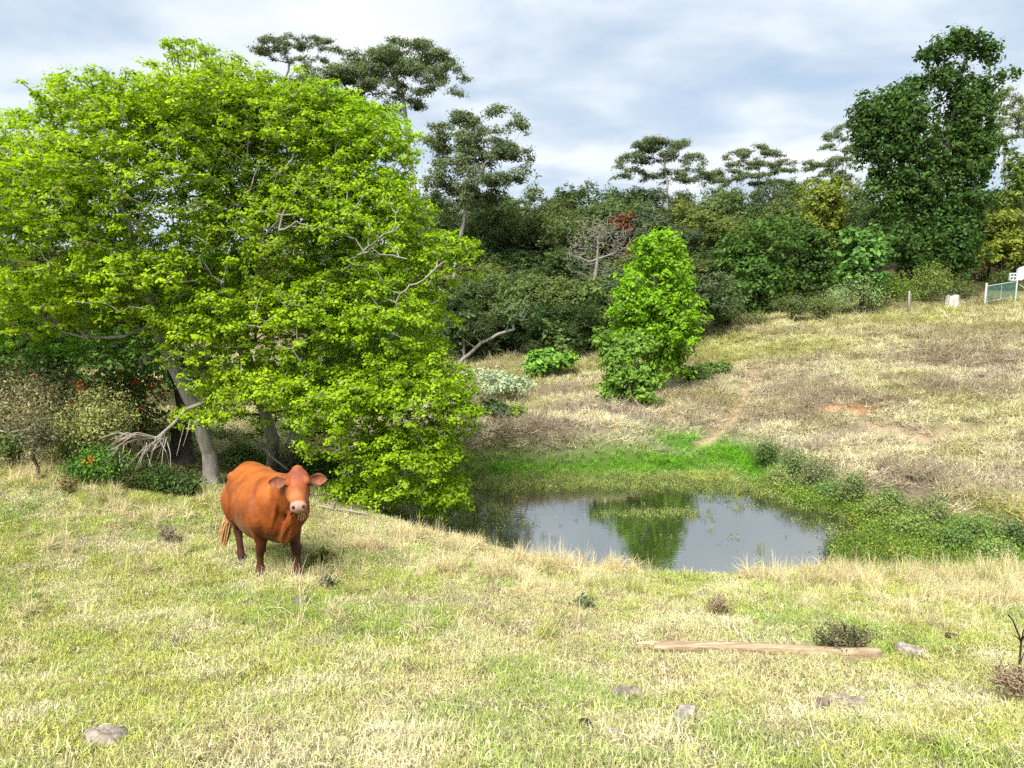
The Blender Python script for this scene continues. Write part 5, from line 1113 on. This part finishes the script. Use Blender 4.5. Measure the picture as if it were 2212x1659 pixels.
def grassland():
    rng = np.random.default_rng(101)
    T = [tuft(rng, 44, .11, .02, .06, .005, .3, 1.4, .7, 2), tuft(rng, 40, .12, .03, .08, .0045, .6, 1.5, .9, 3), tuft(rng, 30, .12, .05, .13, .0042, .9, 1.5, .7, 3),
         tuft(rng, 34, .06, .04, .11, .0048, .05, .8, .5, 3), tuft(rng, 22, .14, .08, .18, .0038, 1.1, 1.55, .8, 4), tuft(rng, 48, .13, .02, .055, .0055, .2, 1.5, .9, 2)]
    x, y, z = sample(rng, 2.6, 16.5, lambda Y: 480 if Y < 5 else (380 if Y < 8 else (230 if Y < 12 else 130)))
    sd = pond_sd(x, y); hill = (y > 13.2) & (x > 0)
    hid = np.zeros(len(x), bool)
    for a, b, r in CLEAR: hid |= np.hypot(x - a, y - b) < r
    k = (sd > .05) & ~hid & ~hill & ~((y > 15) & (x > -7)); x, y, z = x[k], y[k], z[k]; n = len(x)
    c = surface(x, y); lum = rng.random(n)
    green = (c[:, 1] > c[:, 0] * 1.12)
    idx = np.where(green, rng.choice([0, 0, 3, 3, 5, 1], n), rng.choice([0, 1, 1, 2, 5, 5, 0], n))
    straw = rng.random(n) < .20; c[straw] = PALE * rng.uniform(.75, 1.1, (straw.sum(), 1)); idx[straw] = rng.choice([2, 1, 1, 5], straw.sum()); lg = rng.random(n) < .025; idx[lg] = 4
    gr = rng.random(n) < .20; c[gr] = c[gr] * .35 + GREEN * .75; idx[gr] = rng.choice([0, 3], gr.sum())
    br = rng.random(n) < .09; c[br] = np.array([.27, .21, .13]) * rng.uniform(.6, 1.2, (br.sum(), 1))
    c = c * rng.uniform(.75, 1.22, (n, 1)); s = rng.uniform(.75, 1.35, n) * (1 + .045 * np.maximum(0, y - 6))
    rot = np.stack([rng.normal(size=n) * .12, rng.normal(size=n) * .12, rng.uniform(0, 6.283, n)], 1)
    scatter('pasture_grass', 'short matted green and straw-coloured pasture grass', T, M_GRASS, np.stack([x, y, z], 1), rot, s, idx, c)
    # tall dry tussocks on the near bank and scattered
    TT = [tuft(rng, 80, .08, .22, .48, .008, .05, .85, .35, 4), tuft(rng, 60, .08, .14, .34, .008, .1, 1.0, .4, 4), tuft(rng, 26, .05, .35, .62, .006, .02, .4, .2, 4)]
    bank = [gxy(*p) for p in [(760,1085),(900,1140),(1000,1165),(1200,1210),(1450,1240),(1800,1246),(2000,1248),(2212,1250)]]
    x, y, z = sample(rng, 6, 14.5, lambda Y: 120); d = seg_dist(x, y, bank); pn = fbm(x, y, .8, 19)
    pr = np.exp(-(d / .6) ** 2) * sstep(.38, .6, pn) * .7 + .09 * sstep(.5, .7, pn) * (y > 6.5) + np.exp(-(d / .3) ** 2) * .25
    edge = (x < -4) & (y > 11.5); pr = np.where(edge, .25 * sstep(.4, .6, pn), pr)
    k = (rng.random(len(x)) < pr) & (pond_sd(x, y) > .1) & ~((y > 12.6) & (x > 0)); x, y, z = x[k], y[k], z[k]; n = len(x)
    idx = rng.choice([0, 1, 1, 2], n); c = np.where(rng.random((n, 1)) < .72, np.array([.68, .60, .38]), np.array([.44, .46, .16])) * rng.uniform(.7, 1.15, (n, 1))
    s = rng.uniform(.5, .95, n)
    for q in [(1085,1218),(1140,1226),(1190,1230),(1240,1240),(1300,1236),(1365,1236),(1420,1242),(1110,1255),(1655,1252),(1700,1248),(1765,1256),(1935,1246),(1965,1240),(1992,1250),(1000,1192),(905,1162),(2192,1305),(2206,1285),(2065,1300),(1180,1285),(960,1240),(1540,1246),(1840,1262),(800,1190)]:
        gx = gxy(*q); m = int(rng.integers(10, 20)); xx = gx[0] + rng.normal(size=m) * .20; yy = gx[1] + rng.normal(size=m) * .13
        x = np.concatenate([x, xx]); y = np.concatenate([y, yy]); z = np.concatenate([z, height(xx, yy)]); idx = np.concatenate([idx, rng.choice([0, 0, 1, 2], m)])
        c = np.concatenate([c, np.array([.70, .61, .38]) * rng.uniform(.75, 1.12, (m, 1))]); s = np.concatenate([s, rng.uniform(.5, .95, m)])
    n = len(x)
    rot = np.stack([rng.normal(size=n) * .18, rng.normal(size=n) * .18, rng.uniform(0, 6.283, n)], 1)
    scatter('dry_tussock_grass', 'tall dry straw tussocks fringing the near pond bank', TT, M_GRASS, np.stack([x, y, z], 1), rot, s, idx, c)
    # far slope thatch
    TH = [tuft(rng, 34, .16, .10, .26, .014, .7, 1.5, .5, 3), tuft(rng, 30, .18, .14, .34, .012, .9, 1.5, .4, 3), tuft(rng, 26, .10, .14, .30, .013, .1, .9, .4, 3), twig_tuft(rng, 40, .2, .32), twig_tuft(rng, 30, .16, .24)]
    x, y, z = sample(rng, 12.5, 46, lambda Y: 46 if Y < 20 else (30 if Y < 28 else 16))
    sd = pond_sd(x, y); a, b, g, t = soil_mask(x, y); soil = np.maximum.reduce([a * 1.3, b * 1.8, g * 1.1, t * .7])
    far = (sd > .1) & (((x > 0) & (y > 12.8)) | (y > 17.3)) & (rng.random(len(x)) > soil) & ~((x < 5) & (y > 40))
    x, y, z = x[far], y[far], z[far]; n = len(x); c = surface(x, y); brown = c[:, 0] < .44
    lush = seg_dist(x, y, LUSHLINE) < .8; lush |= seg_dist(x, y, LUSH2) < .9
    idx = np.where(brown, rng.choice([3, 4, 0, 1, 0, 1], n), rng.choice([0, 1, 0, 1, 2], n)); idx = np.where(lush, 2, idx)
    c = c * rng.uniform(.78, 1.2, (n, 1)); st = (rng.random(n) < .16) & ~lush; c[st] = PALE * rng.uniform(.85, 1.1, (st.sum(), 1))
    s = rng.uniform(.7, 1.3, n) * (1 + .018 * np.maximum(0, y - 16)); s = np.where(lush, s * .75, s); s = np.where(idx >= 3, s * rng.uniform(.8, 1.4, n), s)
    rot = np.stack([rng.normal(size=n) * .2, rng.normal(size=n) * .2, rng.uniform(0, 6.283, n)], 1)
    scatter('hillside_grass', 'bleached matted grass and dead weeds on the far slope', TH, M_GRASS, np.stack([x, y, z], 1), rot, s, idx, c)
    # water plants: margin mat at the right and along the far edge, sparse stems in open water
    WT = [weed_tuft(rng, 60, .10, .24, .036), weed_tuft(rng, 44, .12, .10, .04), tuft(rng, 22, .10, .08, .30, .008, .02, .5, .2, 3), weed_tuft(rng, 12, .10, .04, .035)]
    lo, hi = POND.min(0) - .6, POND.max(0) + .6; n = 26000
    x = rng.uniform(lo[0], hi[0], n); y = rng.uniform(lo[1], hi[1], n); sd = pond_sd(x, y)
    line = [W0(*p) for p in [(1640,1050),(1700,1090),(1810,1125),(1850,1160),(1800,1200),(1840,1222),(1980,1228),(2050,1250)]]
    # right of the weed line = dense mat
    ly = np.array([q[1] for q in line]); lx = np.array([q[0] for q in line]); o = np.argsort(ly); bx = np.interp(y, ly[o], lx[o])
    wob = (fbm(x, y, 1.1, 41) - .5) * 1.2
    mat = sstep(-.15, .5, x - bx + wob)
    fr = sstep(1.1, .0, np.abs(sd)) * (y > 15.2) * .75
    lf = sstep(.1, -1.4, x + (fbm(x, y, 1.3, 7) - .5) * 1.5) * .9 * (y > 13.0)
    patch = sstep(.60, .72, fbm(x, y, .75, 61)) * .30 + .012
    isl = np.exp(-(((x - W0(1415, 1112)[0]) / 1.0) ** 2 + ((y - W0(1415, 1112)[1]) / .22) ** 2)) * .9
    dark = np.exp(-(((x - W0(2000, 1236)[0]) / 1.3) ** 2 + ((y - W0(2000, 1236)[1]) / .45) ** 2))
    pr = np.clip(np.maximum.reduce([mat, fr, lf, patch, isl]) * (1 - dark * .95), 0, 1)
    k = (rng.random(n) < pr) & (sd < .55) & ~((sd > -.1) & (y < 13.5) & (x < bx)); x, y, sd, mat, isl, fr = x[k], y[k], sd[k], mat[k], isl[k], fr[k]; n = len(x)
    z = np.maximum(height(x, y), 0) - .005
    dense = mat > .5
    idx = np.where(dense, rng.choice([0, 0, 1, 2, 2], n), np.where(fr > .25, rng.choice([0, 2, 2, 1], n), rng.choice([2, 3, 3, 1], n)))
    c = np.where(dense[:, None], np.array([.17, .27, .05]), np.array([.25, .31, .10])) * rng.uniform(.55, 1.35, (n, 1)) * (.7 + .6 * fbm(x, y, 1.4, 17))[:, None]
    yl = rng.random(n) < .08; c[yl] = np.array([.36, .38, .08]) * rng.uniform(.8, 1.1, (yl.sum(), 1))
    s = np.where(dense, rng.uniform(.7, 1.4, n), rng.uniform(.45, .9, n))
    rot = np.stack([rng.normal(size=n) * .15, rng.normal(size=n) * .15, rng.uniform(0, 6.283, n)], 1)
    scatter('pond_weed', 'leafy green water weed crowding the pond margin and dotting the open water', WT, M_GRASS, np.stack([x, y, z], 1), rot, s, idx, c)
grassland()
